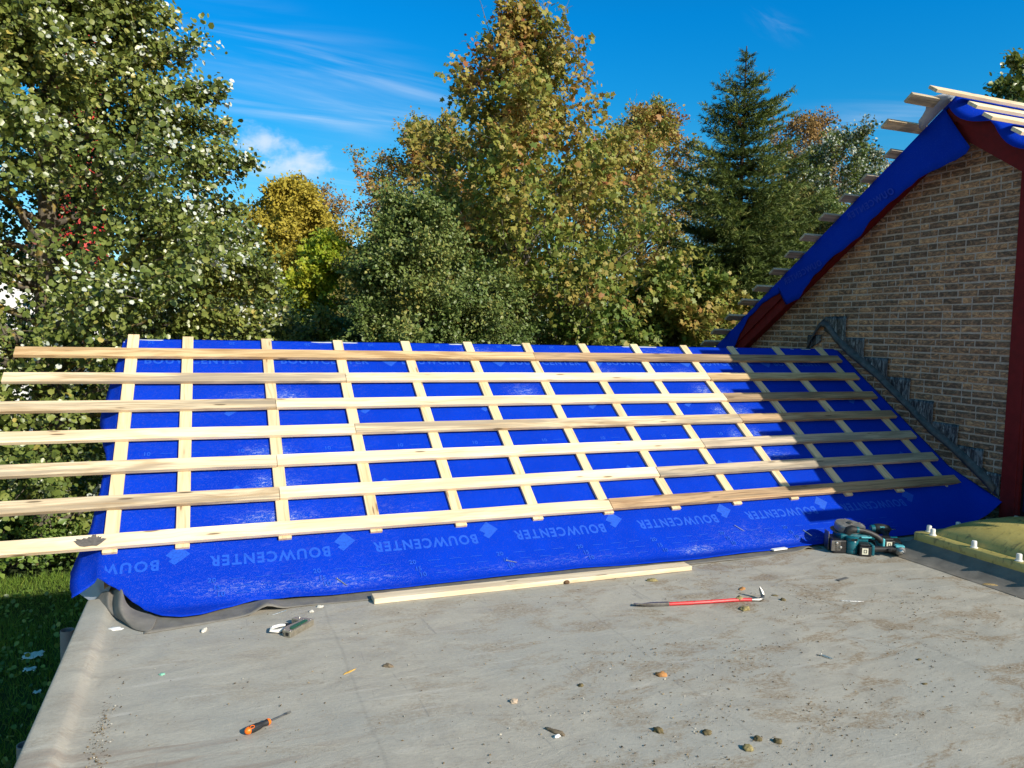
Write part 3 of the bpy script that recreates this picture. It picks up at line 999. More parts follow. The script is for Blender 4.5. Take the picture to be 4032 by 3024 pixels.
def slope_frame(pos):
    """local x along the ridge, y up the slope, z off the roof"""
    up = -DN
    return Matrix(((1, 0, 0, pos.x), (0, up.y, NN.y, pos.y), (0, up.z, NN.z, pos.z), (0, 0, 0, 1)))


CBW, CBT = 0.082, 0.022
ORD = ['first', 'second', 'third', 'fourth', 'fifth', 'sixth', 'seventh', 'eighth', 'ninth', 'tenth', 'eleventh', 'twelfth', 'thirteenth', 'fourteenth']
for i, x in enumerate(CBX):
    t0 = [-0.03, -0.012, 0.0, 0.006, 0.004, 0.0, 0.004, 0.0, -0.004, 0.0, 0.004, 0.0, 0.0][i]
    t1 = 2.160 + 0.005 * math.sin(i * 1.9)
    L = t1 - t0
    p = S(x + CBW / 2, (t0 + t1) / 2, -CBT / 2)
    F = slope_frame(p)
    M = F @ Matrix.Rotation(math.radians(90), 4, 'Z')
    o = stick('counter_batten', (L, CBW, CBT), M, M_CB, seed=i * 3.7)
    lab = 'pale upright batten along the outer verge of the blue slope' if i == 0 else ('shaded upright batten beside the lead flashing, last before the brick wall' if i == 12 else '%s upright batten counted from the outer verge of the blue slope' % ORD[i])
    tag(o, lab, 'batten', 'upright battens nailed up the blue slope')

BW, BTH = 0.103, 0.028
rows_b = [  # joints as x limits and the wood of each length
    ([-1.342, 2.842, 6.586], [M_GOLD, M_DARK]),
    ([-1.368, 1.044, 4.642, 6.598], [M_WORN, M_FRESH, M_GOLD]),
    ([-1.45, 0.472, 4.66, 6.596], [M_WORN, M_FRESH, M_DARK]),
    ([-1.52, 1.036, 4.652, 6.608], [M_FRESH, M_WORN, M_DARK]),
    ([-1.62, 0.44, 4.055, 6.610], [M_WORN, M_FRESH, M_GREYW]),
    ([-1.74, 0.437, 3.44, 6.616], [M_WORN, M_FRESH, M_GREYW]),
    ([-1.90, 2.865, 6.616], [M_FRESH, M_DARK])]
DESC = {M_GOLD.name: 'ochre stained', M_DARK.name: 'dark brown', M_WORN.name: 'weathered pale', M_FRESH.name: 'fresh cream', M_GREYW.name: 'greyed'}
for j, (xs_, mats) in enumerate(rows_b):
    for k, mt in enumerate(mats):
        xa, xb = xs_[k] + (0.0015 if k else 0), xs_[k + 1] - (0.0015 if k < len(mats) - 1 else 0)
        p = S((xa + xb) / 2, BT[j] + BW / 2, BTH / 2 + 0.0008)
        M = slope_frame(p) @ Matrix.Rotation(math.radians(0.06 * (k - 1)), 4, 'Z')
        o = stick('roof_batten', (xb - xa, BW, BTH), M, mt, seed=j * 5.3 + k, wob=0.003)
        where = 'end overhanging the verge' if k == 0 else ('end by the brick wall' if k == len(mats) - 1 else 'middle length')
        tag(o, '%s batten, %s row below the ridge, %s' % (DESC[mt.name], ORD[j], where), 'batten', 'horizontal battens across the blue slope')
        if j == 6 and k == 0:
            # dark patch with a ragged top on this board
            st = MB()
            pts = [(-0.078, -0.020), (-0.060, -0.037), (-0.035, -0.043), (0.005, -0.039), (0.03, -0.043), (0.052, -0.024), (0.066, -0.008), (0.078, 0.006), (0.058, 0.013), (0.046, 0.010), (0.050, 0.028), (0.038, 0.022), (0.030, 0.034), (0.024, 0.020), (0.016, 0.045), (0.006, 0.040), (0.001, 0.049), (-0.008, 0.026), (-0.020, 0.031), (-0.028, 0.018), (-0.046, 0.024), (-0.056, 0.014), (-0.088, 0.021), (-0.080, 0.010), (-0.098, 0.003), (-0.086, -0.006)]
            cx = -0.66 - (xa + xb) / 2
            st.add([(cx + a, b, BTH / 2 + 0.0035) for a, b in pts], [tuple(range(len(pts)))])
            so = st.build('dark_patch', simple_mat('dark_patch_wood', (0.105, 0.095, 0.085), 0.6, 0, 0.3, 60))
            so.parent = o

# battens on the house roof
def far_frame(pos):
    up = Vector((0, -1, HS)).normalized(); n_ = Vector((0, HS, 1)).normalized()
    return Matrix(((1, 0, 0, pos.x), (0, up.y, n_.y, pos.y), (0, up.z, n_.z, pos.z), (0, 0, 0, 1)))
def near_frame(pos):
    up = Vector((0, 1, HS)).normalized(); n_ = Vector((0, -HS, 1)).normalized()
    return Matrix(((1, 0, 0, pos.x), (0, up.y, n_.y, pos.y), (0, up.z, n_.z, pos.z), (0, 0, 0, 1)))


ca = 1 / math.sqrt(1 + HS * HS)
fe = [(6.063, .125), (6.059, .423), (6.41, .775), (6.395, 1.10), (6.354, 1.40), (6.325, 1.72), (6.32, 2.035), (6.33, 2.355), (6.335, 2.675), (6.32, 2.99), (6.29, 3.30), (6.305, 3.62), (6.293, 3.95), (6.30, 4.25)]
for i, (x, tt) in enumerate(fe):
    pos = Vector((x + 1.6, AY + tt * ca, AZ - HS * tt * ca)) + Vector((0, HS, 1)).normalized() * 0.062
    M = far_frame(pos) @ Matrix.Rotation(math.radians(0.5 * math.sin(i * 2.3)), 4, 'Z')
    o = stick('roof_batten', (3.2, 0.105, 0.028), M, M_GREYW if i > 1 else M_WORN, seed=i * 2.9)
    tag(o, '%s grey batten end below the peak, sticking out past the blue verge sheet' % ORD[i], 'batten', 'batten ends along the far verge of the house')
ne = [(6.043, .125), (6.198, .45), (6.073, .75), (6.075, 1.085), (6.22, 1.40), (6.30, 1.71), (6.26, 2.02), (6.31, 2.33), (6.20, 2.66), (6.12, 2.98), (5.98, 3.30), (6.04, 3.62), (6.28, 3.93)]
for i, (x, tt) in enumerate(ne):
    pos = Vector((x + 2.6, AY - tt * ca, AZ - HS * tt * ca)) + Vector((0, -HS, 1)).normalized() * 0.062
    M = near_frame(pos) @ Matrix.Rotation(math.radians(0.3 * math.sin(i * 1.3)), 4, 'Z')
    o = stick('roof_batten', (5.2, 0.105, 0.030), M, M_FRESH, seed=i * 4.4 + 60)
    tag(o, '%s sunlit yellow batten down the sunny slope from the house peak' % ORD[i], 'batten', 'battens on the sunny slope of the house')

# blue sheet over the house roof, hanging over the far verge with a ragged edge
hs_ = MB()
XV = 6.515
hang = [(5.06, 3.44, 3.56), ]
low_edge = [(5.09, 3.44), (5.123, 3.388), (5.246, 3.349), (5.43, 3.301), (5.623, 3.252), (5.72, 3.185), (5.93, 3.079), (6.164, 2.931), (6.34, 2.755), (6.628, 2.600), (6.96, 2.389), (7.091, 2.253), (7.198, 2.115), (7.417, 2.050), (7.474, 2.217), (7.62, 2.165), (7.817, 2.087), (8.076, 1.912), (8.239, 1.705), (8.36, 1.50), (8.9, 1.05), (9.05, 1.0)]
# top line along the verge, from just the near side of the apex to the eaves
rows = [[], [], [], [], [], []]
ny = 110
for i in range(ny):
    yl = low_edge[0][0] + (9.05 - low_edge[0][0]) * i / (ny - 1)
    zl = interp(yl, low_edge)
    # the sheet hangs square to the verge: top point for this lower point
    d = Vector((0, 1, -HS)).normalized(); n_ = Vector((0, -HS, -1)).normalized()
    rel = Vector((0, yl - AY, zl - AZ))
    s = max(-0.02, rel.dot(d))
    top = Vector((XV, AY + d.y * s, AZ + d.z * s + 0.012))
    bot = Vector((XV, yl, zl))
    wv = 0.030 * mnoise.noise((yl * 2.6, 0, 2)) + 0.014 * mnoise.noise((yl * 7, 0, 5))
    for k in range(6):
        b = k / 5
        q = top.lerp(bot, b)
        q.x = XV - 0.006 + (wv + 0.012) * b * b * 1.0 - 0.012 * math.sin(b * math.pi) * 0.6
        rows[k].append(q)
hs_.grid(rows)
# the sheet lying on the far slope and on the near slope
far = [[Vector((x, AY + tt * ca, AZ - HS * tt * ca + 0.014)) for tt in np.linspace(0, 4.7, 12)] for x in np.linspace(XV - 0.006, 14.1, 6)]
hs_.grid(far)
near = []
for x in [6.40, 6.46] + list(np.linspace(6.53, 14.1, 8)):
    r = []
    for tt in np.linspace(0, 4.05, 60):
        dr = max(0, 6.53 - x)
        sc = (0.35 + 0.9 * abs(math.sin(tt * 5.1 + 0.6)))
        r.append(Vector((x + dr * (1 - sc) * 0.8, AY - tt * ca, AZ - HS * tt * ca + 0.014 - dr * sc * 0.9)))
    near.append(r)
hs_.grid(near)
o = hs_.build('roof_membrane', [M_BLUE, M_SHEETBACK], smooth=True)
at = o.data.attributes.new('dust', 'FLOAT', 'POINT')
md = o.modifiers.new('thickness', 'SOLIDIFY'); md.thickness = 0.002; md.offset = 0
tag(o, 'deep blue roofing sheet on the house hanging ragged over the far verge', 'roof membrane')
lt = MB()
for (tt0, bb) in ((0.9, 0.12), (2.05, 0.10)):
    d = Vector((0, 1, -HS)).normalized(); n_ = Vector((0, -HS, -1)).normalized()
    vs, fs = WORD
    pts = [Vector((XV - 0.017, AY, AZ)) + d * (tt0 + v.x * sxw * 0.9) + n_ * (0.30 - v.x * 0.22 - v.y) for v in vs]
    fs2 = [f for f in fs if all(0.05 < vs[i].x for i in f)]
    lt.add(pts, fs2)
keep(lt.build('lettering', simple_mat('faint_print', (0.002, 0.032, 0.44), 0.6, 0, 0.1, 50), recalc=False), o)

# stiff grey curl of sheet at the peak
g = []
for i, tt in enumerate(np.linspace(0.0, 0.42, 8)):
    y, z = AY + tt * ca, AZ - HS * tt * ca
    w_ = [0.02, 0.06, 0.09, 0.085, 0.06, 0.05, 0.045, 0.01][i]
    g.append([Vector((XV - 0.012, y, z + 0.015)), Vector((XV - 0.012 - w_, y + 0.01, z + 0.03 + w_ * 0.35)), Vector((XV - 0.012 - w_ * 2.0, y + 0.02, z + 0.035 + w_ * 0.5))])
mb = MB(); mb.grid(g)
o2 = mb.build('sheet_curl', M_SHEETBACK, smooth=True, solid=0.002)
keep(o2, o)

# ------------------------------------------------------------------ vegetation
UP = np.array([0, 0, 1.0])
SUNV = np.array(SUN)


def leaf_mat(name, stops, rough=0.45, trans=0.28, spec=0.35, gain=1.9):
    if gain: stops = [(q, tuple(min(0.8, c * gain) for c in col)) for q, col in stops]
    m, t, o = new_mat(name)
    a = t.add('ShaderNodeAttribute', attribute_name='tint').outputs['Fac']
    col = t.ramp(a, stops)
    b = t.add('ShaderNodeBsdfPrincipled', {'Base Color': col, 'Roughness': rough, 'Specular IOR Level': spec})
    tl = t.add('ShaderNodeBsdfTranslucent', {'Color': t.mix(0.6, col, (0.20, 0.24, 0.03), 'MULTIPLY') if False else col})
    mx = t.add('ShaderNodeMixShader', {0: trans, 1: b.outputs[0], 2: tl.outputs[0]})
    t.l.new(mx.outputs[0], o.inputs[0])
    return m


def bark_mat(name, a, b, lichen=None):
    m, t, o = new_mat(name)
    tc = t.add('ShaderNodeTexCoord').outputs['Object']
    n = t.noise(t.scale(tc, (14, 14, 5)), 1.0, 4, 0.65)
    col = t.ramp(n, [(0.3, a), (0.7, b)])
    if lichen:
        n2 = t.noise(tc, 5.0, 4, 0.6)
        col = t.mix(t.mapr(n2, 0.50, 0.62, 0, 0.85), col, lichen)
    pbsdf(t, o, col, 0.9, 0, t.bump(n, 0.6, 0.02), 0.15)
    return m


LEAF = {
    'ovate': (np.array([[0, 0, 0], [0.42, 0.36, 0.07], [1, 0, -0.06], [0.42, -0.36, 0.07]]), [(0, 1, 2), (0, 2, 3)]),
    'narrow': (np.array([[0, 0, 0], [0.35, 0.09, 0.02], [1, 0, -0.12], [0.35, -0.09, 0.02]]), [(0, 1, 2), (0, 2, 3)]),
    'blade': (np.array([[0, 0.04, 0], [0, -0.04, 0], [1, 0, 0.0]]), [(0, 1, 2)]),
    'needle': (np.array([[0, 0.10, 0], [0, -0.10, 0], [1, 0, 0.0]]), [(0, 1, 2)]),
    'maple': (np.array([[0.40, 0, 0.03], [0, 0, 0], [0.10, 0.44, -0.03], [0.42, 0.26, 0.03], [0.66, 0.50, -0.05], [0.68, 0.20, 0.02], [1.0, 0, -0.07], [0.68, -0.20, 0.02], [0.66, -0.50, -0.05], [0.42, -0.26, 0.03], [0.10, -0.44, -0.03]]),
              [(0, 1, 2), (0, 2, 3), (0, 3, 4), (0, 4, 5), (0, 5, 6), (0, 6, 7), (0, 7, 8), (0, 8, 9), (0, 9, 10), (0, 10, 1)]),
    'round': (np.array([[0, 0, 0], [0.25, 0.40, 0.04], [0.75, 0.36, 0.02], [1, 0, -0.08], [0.75, -0.36, 0.02], [0.25, -0.40, 0.04]]), [(0, 1, 2, 3), (0, 3, 4, 5)]),
}


def unit(v):
    return v / np.maximum(np.linalg.norm(v, axis=-1, keepdims=True), 1e-9)


def leaf_object(name, P, D, N, size, shape, tint, mats, parent, mi=None, width=None):
    """one mesh of many leaves: P centres, D along the leaf, N facing, all (n,3)"""
    T, F = LEAF[shape]
    D = unit(D); N = unit(N - D * np.sum(N * D, 1, keepdims=True)); B = np.cross(N, D)
    size = np.asarray(size)[:, None, None]
    w = 1.0 if width is None else np.asarray(width)[:, None, None]
    V = P[:, None, :] + size * (T[None, :, 0, None] * D[:, None, :] + w * T[None, :, 1, None] * B[:, None, :] + T[None, :, 2, None] * N[:, None, :])
    n, k = len(P), len(T)
    V = V.reshape(-1, 3)
    base = (np.arange(n) * k)
    faces = []
    L = len(F[0])
    Fi = np.array(F)
    idx = (base[:, None, None] + Fi[None]).reshape(-1, L)
    me = bpy.data.meshes.new(name)
    me.vertices.add(len(V)); me.vertices.foreach_set('co', V.astype(np.float32).ravel())
    me.loops.add(idx.size); me.loops.foreach_set('vertex_index', idx.astype(np.int32).ravel())
    me.polygons.add(len(idx)); me.polygons.foreach_set('loop_start', (np.arange(len(idx)) * L).astype(np.int32))
    a = me.attributes.new('tint', 'FLOAT', 'FACE'); a.data.foreach_set('value', np.repeat(np.asarray(tint, dtype=np.float32), len(F)))
    if mi is not None:
        me.polygons.foreach_set('material_index', np.repeat(np.asarray(mi, dtype=np.int32), len(F)))
    me.update(calc_edges=True); me.validate()
    return link_mesh(name, me, mats, parent)


class Plant:
    def __init__(self, seed):
        self.r = np.random.default_rng(seed)
        self.wood = MB(); self.tw = []
    def limb(self, p0, p1, r0, r1, sag=0.0, n=5, wob=0.05, sides=5):
        p0, p1 = np.array(p0, float), np.array(p1, float)
        L = np.linalg.norm(p1 - p0)
        ts = np.linspace(0, 1, n + 1)
        w = self.r.normal(0, wob * L, (n + 1, 3)) * (ts * (1 - ts) * 2.5)[:, None]
        pts = p0 + (p1 - p0) * ts[:, None] + w
        pts[:, 2] += sag * L * (ts * (1 - ts)) * 4 * 0.25
        self.wood.tube([tuple(p) for p in pts], list(r0 + (r1 - r0) * ts), sides, cap=False)
        return pts


def grow(seed, base, top, trunk_r, prof, h0, n1, n2, n3, rise, twig, spread2=0.45, sag=0.15, lean=(0, 0), skew=None, minr=0.004, side_bias=0.0, sides=5):
    """trunk, limbs and twigs inside an envelope given as [(z, radius)]"""
    pl = Plant(seed); r = pl.r
    bx, by, bz = base
    H = top - bz
    zs = np.array([p[0] for p in prof]); rs = np.array([p[1] for p in prof])
    tp = []
    n = 12
    ph = r.uniform(0, 6, 4)
    for i in range(n + 1):
        f = i / n
        tp.append((bx + lean[0] * f + 0.02 * H * math.sin(3 * f + ph[0]) * f, by + lean[1] * f + 0.02 * H * math.sin(2.5 * f + ph[1]) * f, bz + H * f))
    pl.wood.tube(tp, [trunk_r * (1 - 0.93 * i / n) + minr for i in range(n + 1)], 9, cap=False)
    tp = np.array(tp)
    def trunk_at(z):
        f = min(0.999, max(0, (z - bz) / H)) * n
        i = int(f)
        return tp[i] + (tp[i + 1] - tp[i]) * (f - i)
    for i in range(n1):
        fz = (i + r.uniform(0, 1)) / n1
        zt = h0 + (top - h0) * fz ** 0.9                     # height where the branch tip reaches
        R = np.interp(zt, zs, rs)
        az = i * 2.39996 + r.normal(0, 0.35)
        L = R * r.uniform(0.72, 1.10)
        if skew is not None: L *= skew(az)
        tip = trunk_at(min(zt, top)) + np.array([math.cos(az) * L, math.sin(az) * L, 0])
        tip[2] = zt + r.normal(0, 0.12)
        z0 = max(bz + 0.35, zt - rise * L)
        p0 = trunk_at(z0)
        r0 = max(minr * 1.5, trunk_r * (1 - 0.9 * (z0 - bz) / H) * 0.42)
        pts = pl.limb(p0, tip, r0, minr, sag, 6, 0.05, sides)
        axis = unit(tip - p0)
        for k in range(n2):
            s = 0.22 + 0.78 * (k + r.uniform(0, 1)) / n2
            f = s * 6; j = min(5, int(f)); q = pts[j] + (pts[j + 1] - pts[j]) * (f - j)
            dirv = unit(axis * 0.75 + r.normal(0, 0.55, 3) + UP * 0.15)
            l2 = spread2 * (1.15 - 0.55 * s) * max(0.5, L) * r.uniform(0.6, 1.2)
            e = q + dirv * l2
            pl.limb(q, e, max(minr, r0 * 0.35 * (1 - s * 0.6)), minr * 0.7, 0.05, 3, 0.06, 3)
            for w in range(n3):
                u = (w + r.uniform(0.2, 1)) / n3
                tq = q + (e - q) * u
                td = unit(dirv * 0.8 + r.normal(0, 0.7, 3))
                pl.tw.append((tq, td, twig * r.uniform(0.6, 1.3)))
        pl.tw.append((pts[-1] - axis * twig * 0.3, axis, twig * 1.2))
        pl.tw.append((pts[-2], unit(axis + r.normal(0, 0.5, 3)), twig))
    for w in range(max(4, n3)):
        pl.tw.append((tp[-1] - np.array([0, 0, r.uniform(0, 0.08 * H)]), unit(UP + r.normal(0, 0.4, 3)), twig))
    pl.trunk_top = tp[-1]
    return pl


def leaves_on(pl, per, size, spread, tint_fn, up=0.6, out=0.4, sunw=0.4, rnd=0.9, droop=0.0, center=None, svar=0.36):
    r = pl.r
    TP = np.array([t[0] for t in pl.tw]); TD = np.array([t[1] for t in pl.tw]); TL = np.array([t[2] for t in pl.tw])
    m = len(TP)
    idx = np.repeat(np.arange(m), per)
    n = len(idx)
    u = r.uniform(0, 1, n)
    P = TP[idx] + TD[idx] * (TL[idx] * u)[:, None] + r.normal(0, spread, (n, 3))
    c = TP.mean(0) if center is None else np.array(center)
    O = P - c; O[:, 2] *= 0.4; O = unit(O)
    N = UP * up * 0.6 + O * out * 0.5 + SUNV * sunw * 1.7 + r.normal(0, rnd, (n, 3)) * 0.62
    D = unit(TD[idx] * 0.8 + r.normal(0, 0.7, (n, 3)) - UP * droop)
    S_ = size * np.clip(r.normal(1, svar, n), 0.35, 1.9)
    tint = np.clip(tint_fn(P, idx, r), 0, 1)
    return P, D, N, S_, tint, idx


def finish(pl, name, label, cat, base, parts, bark, group=None):
    root = empty(name, tuple(base), label, cat, group)
    w = pl.wood.build('trunk', bark, smooth=True, recalc=False)
    keep(w, root)
    for nm, P, D, N, S_, shape, tint, mats, mi in parts:
        o = leaf_object(nm, P, D, N, S_, shape, tint, mats, None, mi)
        keep(o, root)
    return root


BARK_GREY = bark_mat('grey_bark', (0.09, 0.08, 0.065), (0.20, 0.185, 0.155))
BARK_LICHEN = bark_mat('lichen_bark', (0.075, 0.065, 0.05), (0.17, 0.15, 0.115), (0.33, 0.25, 0.06))
BARK_DARK = bark_mat('dark_bark', (0.035, 0.028, 0.022), (0.09, 0.07, 0.05))

L_POP = leaf_mat('poplar_leaf', [(0, (0.024, 0.036, 0.008)), (0.45, (0.060, 0.080, 0.016)), (0.75, (0.102, 0.118, 0.028)), (0.93, (0.140, 0.140, 0.036)), (1, (0.18, 0.15, 0.035))], 0.36, 0.24, 0.6, 2.3)
L_WHITE = leaf_mat('white_leaf_back', [(0, (0.30, 0.36, 0.30)), (0.5, (0.46, 0.51, 0.45)), (1, (0.62, 0.66, 0.60))], 0.75, 0.22, 0.15, 1.0)
L_MAPLE = leaf_mat('sycamore_leaf', [(0, (0.036, 0.066, 0.012)), (0.3, (0.085, 0.115, 0.020)), (0.52, (0.155, 0.145, 0.030)), (0.72, (0.185, 0.125, 0.032)), (0.88, (0.170, 0.085, 0.028)), (1, (0.15, 0.055, 0.022))], 0.5, 0.28, 0.3)
L_GOLD = leaf_mat('gold_leaf', [(0, (0.105, 0.092, 0.014)), (0.5, (0.190, 0.155, 0.020)), (1, (0.245, 0.195, 0.028))], 0.6, 0.2, 0.2)
L_BROWN = leaf_mat('brown_leaf', [(0, (0.085, 0.055, 0.020)), (0.5, (0.145, 0.090, 0.030)), (1, (0.185, 0.125, 0.045))], 0.65, 0.2, 0.2)
L_OLIVE = leaf_mat('olive_leaf', [(0, (0.040, 0.045, 0.012)), (0.5, (0.085, 0.080, 0.020)), (1, (0.14, 0.11, 0.03))], 0.6, 0.2, 0.2)
L_SHRUB = leaf_mat('shrub_leaf', [(0, (0.022, 0.038, 0.010)), (0.4, (0.050, 0.078, 0.018)), (0.75, (0.095, 0.120, 0.032)), (1, (0.18, 0.16, 0.04))], 0.45, 0.22, 0.4)
L_LIME = leaf_mat('lime_leaf', [(0, (0.085, 0.135, 0.010)), (0.5, (0.16, 0.20, 0.015)), (1, (0.24, 0.22, 0.02))], 0.5, 0.3, 0.3)
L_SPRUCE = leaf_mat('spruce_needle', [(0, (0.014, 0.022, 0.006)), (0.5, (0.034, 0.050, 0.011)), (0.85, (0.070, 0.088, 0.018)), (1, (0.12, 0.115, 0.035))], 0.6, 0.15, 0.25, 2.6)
L_BRAMBLE = leaf_mat('bramble_leaf', [(0, (0.030, 0.055, 0.012)), (0.5, (0.075, 0.120, 0.022)), (0.85, (0.125, 0.170, 0.034)), (0.97, (0.17, 0.19, 0.03)), (1, (0.34, 0.25, 0.02))], 0.4, 0.25, 0.5)
L_GRASS = leaf_mat('grass_blade', [(0, (0.045, 0.085, 0.012)), (0.6, (0.085, 0.135, 0.018)), (1, (0.15, 0.17, 0.03))], 0.6, 0.3, 0.2, 1.9)


def tint_noise(mean, amp, sc=0.8, jit=0.13, zgrad=0.0, z0=3.0):
    def f(P, idx, r):
        k = r.uniform(0, 50, 3)
        # cheap smooth clumps: sum of sines in three directions
        s = np.zeros(len(P))
        for q in range(5):
            d = r.normal(0, 1, 3) * sc * 2.2
            s += np.sin(P @ d + r.uniform(0, 6.28))
        return mean + amp * s / 2.5 + r.normal(0, jit, len(P)) + zgrad * (P[:, 2] - z0)
    return f


# 1. white poplar on the left ------------------------------------------------
def poplar():
    K = 1.3
    q_ = lambda p: np.array([p[0] * K, p[1] * K, 1.66 + (p[2] - 1.66) * K])
    base = (-1.95 * K, 11.2 * K, GZ)
    prof = [(-1.2, 1.5), (0.2, 2.3), (1.2, 2.65), (2.6, 2.62), (3.3, 2.35), (3.9, 2.15), (4.6, 1.65), (5.6, 1.15), (6.6, 0.95), (8.2, 0.3)]
    prof = [(1.66 + (z - 1.66) * K, R * K) for z, R in prof]
    pl = grow(101, base, 10.3, 0.24, prof, -0.6, 84, 10, 4, 0.42, 0.5, 0.40, 0.10, sides=6)
    # a few long boughs that show between the leaves
    for (a, b, r0) in (((-1.9, 11.2, 1.4), (-0.75, 10.2, 3.05), 0.05), ((-1.9, 11.2, 2.0), (-0.3, 10.4, 2.5), 0.045), ((-2.0, 11.1, 0.9), (-3.2, 10.3, 1.5), 0.07), ((-1.9, 11.2, 2.6), (-3.0, 10.2, 4.0), 0.05), ((-1.9, 11.2, 0.6), (-0.6, 10.1, 1.75), 0.04)):
        pl.limb(q_(a), q_(b), r0 * K, 0.014, 0.2, 7, 0.05, 6)
    # the long bough that reaches out towards the cloud
    pts = pl.limb(q_((-1.2, 11.0, 3.75)), q_((0.46, 10.9, 3.82)), 0.025, 0.005, 0.25, 8, 0.02, 4)
    for p in pts[3:]:
        for k in range(5): pl.tw.append((p, unit(np.array([0.8, 0, -0.25]) + pl.r.normal(0, 0.45, 3)), 0.16))
    for (x, z) in ((0.66, 2.42), (0.72, 2.16), (0.28, 3.22), (0.05, 4.55), (-0.33, 5.15), (-0.5, 5.55), (-0.75, 5.5), (0.12, 4.3), (0.45, 2.85), (0.42, 1.75)):
        e = np.array([x, 10.9 + pl.r.normal(0, 0.3), z]); s = e + np.array([-1.0, 0.1, -0.12])
        pts = pl.limb(q_(s), q_(e), 0.015, 0.004, 0.15, 6, 0.03, 4)
        for p in pts[1:]:
            for k in range(6): pl.tw.append((p, unit(np.array([0.7, -0.2, 0.1]) + pl.r.normal(0, 0.5, 3)), 0.22))
    # two see-through gaps in the lower crown
    def gap(p):
        x, z = p[0] / p[1], (p[2] - 1.66) / p[1]
        return ((x + 0.205) / 0.034) ** 2 + ((z - 0.021) / 0.036) ** 2 < 1 
    for k in range(1500):
        z = pl.r.uniform(-0.6, 9.2); R = np.interp(z, [p[0] for p in prof], [p[1] for p in prof]); a = pl.r.uniform(0, 6.28); q = R * 0.85 * math.sqrt(pl.r.uniform(0.1, 1))
        pl.tw.append((np.array([base[0] + math.cos(a) * q, base[1] + math.sin(a) * q, z]), unit(np.array([math.cos(a), math.sin(a), 0.2]) + pl.r.normal(0, 0.5, 3)), 0.4))
    pl.tw = [t for t in pl.tw if not gap(t[0]) or pl.r.uniform() < 0.22]
    P, D, N, S_, tint, idx = leaves_on(pl, 30, 0.069, 0.085, tint_noise(0.52, 0.15, 0.8, 0.18), up=0.35, out=0.35, sunw=0.5, rnd=1.1, droop=0.35, center=(-1.95 * K, 11.2 * K, 2.8))
    r = pl.r
    # wind-turned pale clusters: whole twigs, more of them on the outside and high up
    tw = np.array([t[0] for t in pl.tw])
    d = np.hypot(tw[:, 0] + 1.95 * K, tw[:, 1] - 11.2 * K)
    env = np.interp(tw[:, 2], [p[0] for p in prof], [p[1] for p in prof])
    edge = np.clip((d / np.maximum(env, 0.3) - 0.62) * 1.6, 0, 1)
    pw = 0.008 + 0.62 * edge * np.clip((tw[:, 2] - 0.8) / 4.0, 0.10, 1) * np.where(tw[:, 0] > base[0], 1.0, 0.35) * (0.35 + 0.65 * (np.sin(tw[:, 0] * 3.1 + tw[:, 2] * 2.3) > 0.1))
    isw = r.uniform(0, 1, len(tw)) < pw
    white = (isw[idx] & (r.uniform(0, 1, len(idx)) < 0.62)) 
    N[white] = N[white] * 0.5 + SUNV * 0.7
    N[~white] *= np.where(r.uniform(0, 1, (~white).sum()) < 0.2, -1, 1)[:, None]
    tint = np.where(white, r.uniform(0.2, 1, len(tint)), tint)
    S_ = np.where(white, S_ * 0.85, S_)
    finish(pl, 'white_poplar', 'big white poplar with pale wind turned leaves, in front of the red tower', 'tree', base,
           [('crown', P, D, N, S_, 'round', tint, [L_POP, L_WHITE], white.astype(int))], BARK_LICHEN)


poplar()


# 2. sycamore in the middle ---------------------------------------------------
def sycamore():
    base = (6.25, 15.0, GZ)
    prof = [(0.2, 2.3), (1.3, 2.8), (2.2, 3.05), (3.4, 3.0), (4.6, 2.8), (5.6, 2.35), (6.5, 1.65), (7.2, 1.1), (7.9, 0.55), (8.4, 0.2)]
    pl = grow(202, base, 8.15, 0.13, prof, 0.9, 100, 9, 4, 0.95, 0.40, 0.36, 0.05, sides=5)
    r = pl.r
    # bare shoots at the very top and some at the right shoulder
    for (x, z, dx) in ((5.15, 8.75, -0.25), (5.75, 8.85, -0.12), (6.28, 8.9, 0.05), (6.52, 8.95, 0.1), (6.72, 8.9, 0.2), (7.0, 8.55, 0.35), (7.2, 8.6, 0.45), (8.95, 7.0, 0.4), (6.05, 8.7, 0.0)):
        s = np.array([x - dx * 1.6, 15.0 + r.normal(0, 0.25), z - 1.5]); e = np.array([x, 15.0 + r.normal(0, 0.2), z])
        pts = pl.limb(s, e, 0.012, 0.003, 0.05, 6, 0.02, 4)
        for p in pts[2:]:
            for k in range(2):
                pl.limb(p, p + unit(r.normal(0, 0.6, 3) + UP * 0.9) * 0.13, 0.0035, 0.002, 0, 1, 0, 3)
    def tint(P, idx, r):
        s = tint_noise(0.0, 0.13, 1.1, 0.10)(P, idx, r)
        g = np.interp(P[:, 2], [1.0, 2.2, 3.5, 5.0, 7.0, 8.5], [0.28, 0.34, 0.42, 0.48, 0.54, 0.60])
        bun = (r.uniform(0, 1, int(idx.max()) + 1) < 0.10)[idx]
        return g + s + bun * 0.28 + 0.0
    pl.tw = [t for t in pl.tw if t[0][2] < 4.8 or r.uniform() < np.interp(t[0][2], [4.8, 6.4, 8.2], [0.95, 0.58, 0.36])]
    P, D, N, S_, tn, idx = leaves_on(pl, 18, 0.090, 0.085, tint, up=0.45, out=0.4, sunw=0.35, rnd=1.0, droop=0.45, center=(6.25, 15, 3.5))
    finish(pl, 'sycamore_tree', 'tall turning sycamore behind the middle of the ridge, with bare shoots at its tip', 'tree', base,
           [('crown', P, D, N, S_, 'maple', tn, [L_MAPLE], None)], BARK_GREY)


sycamore()


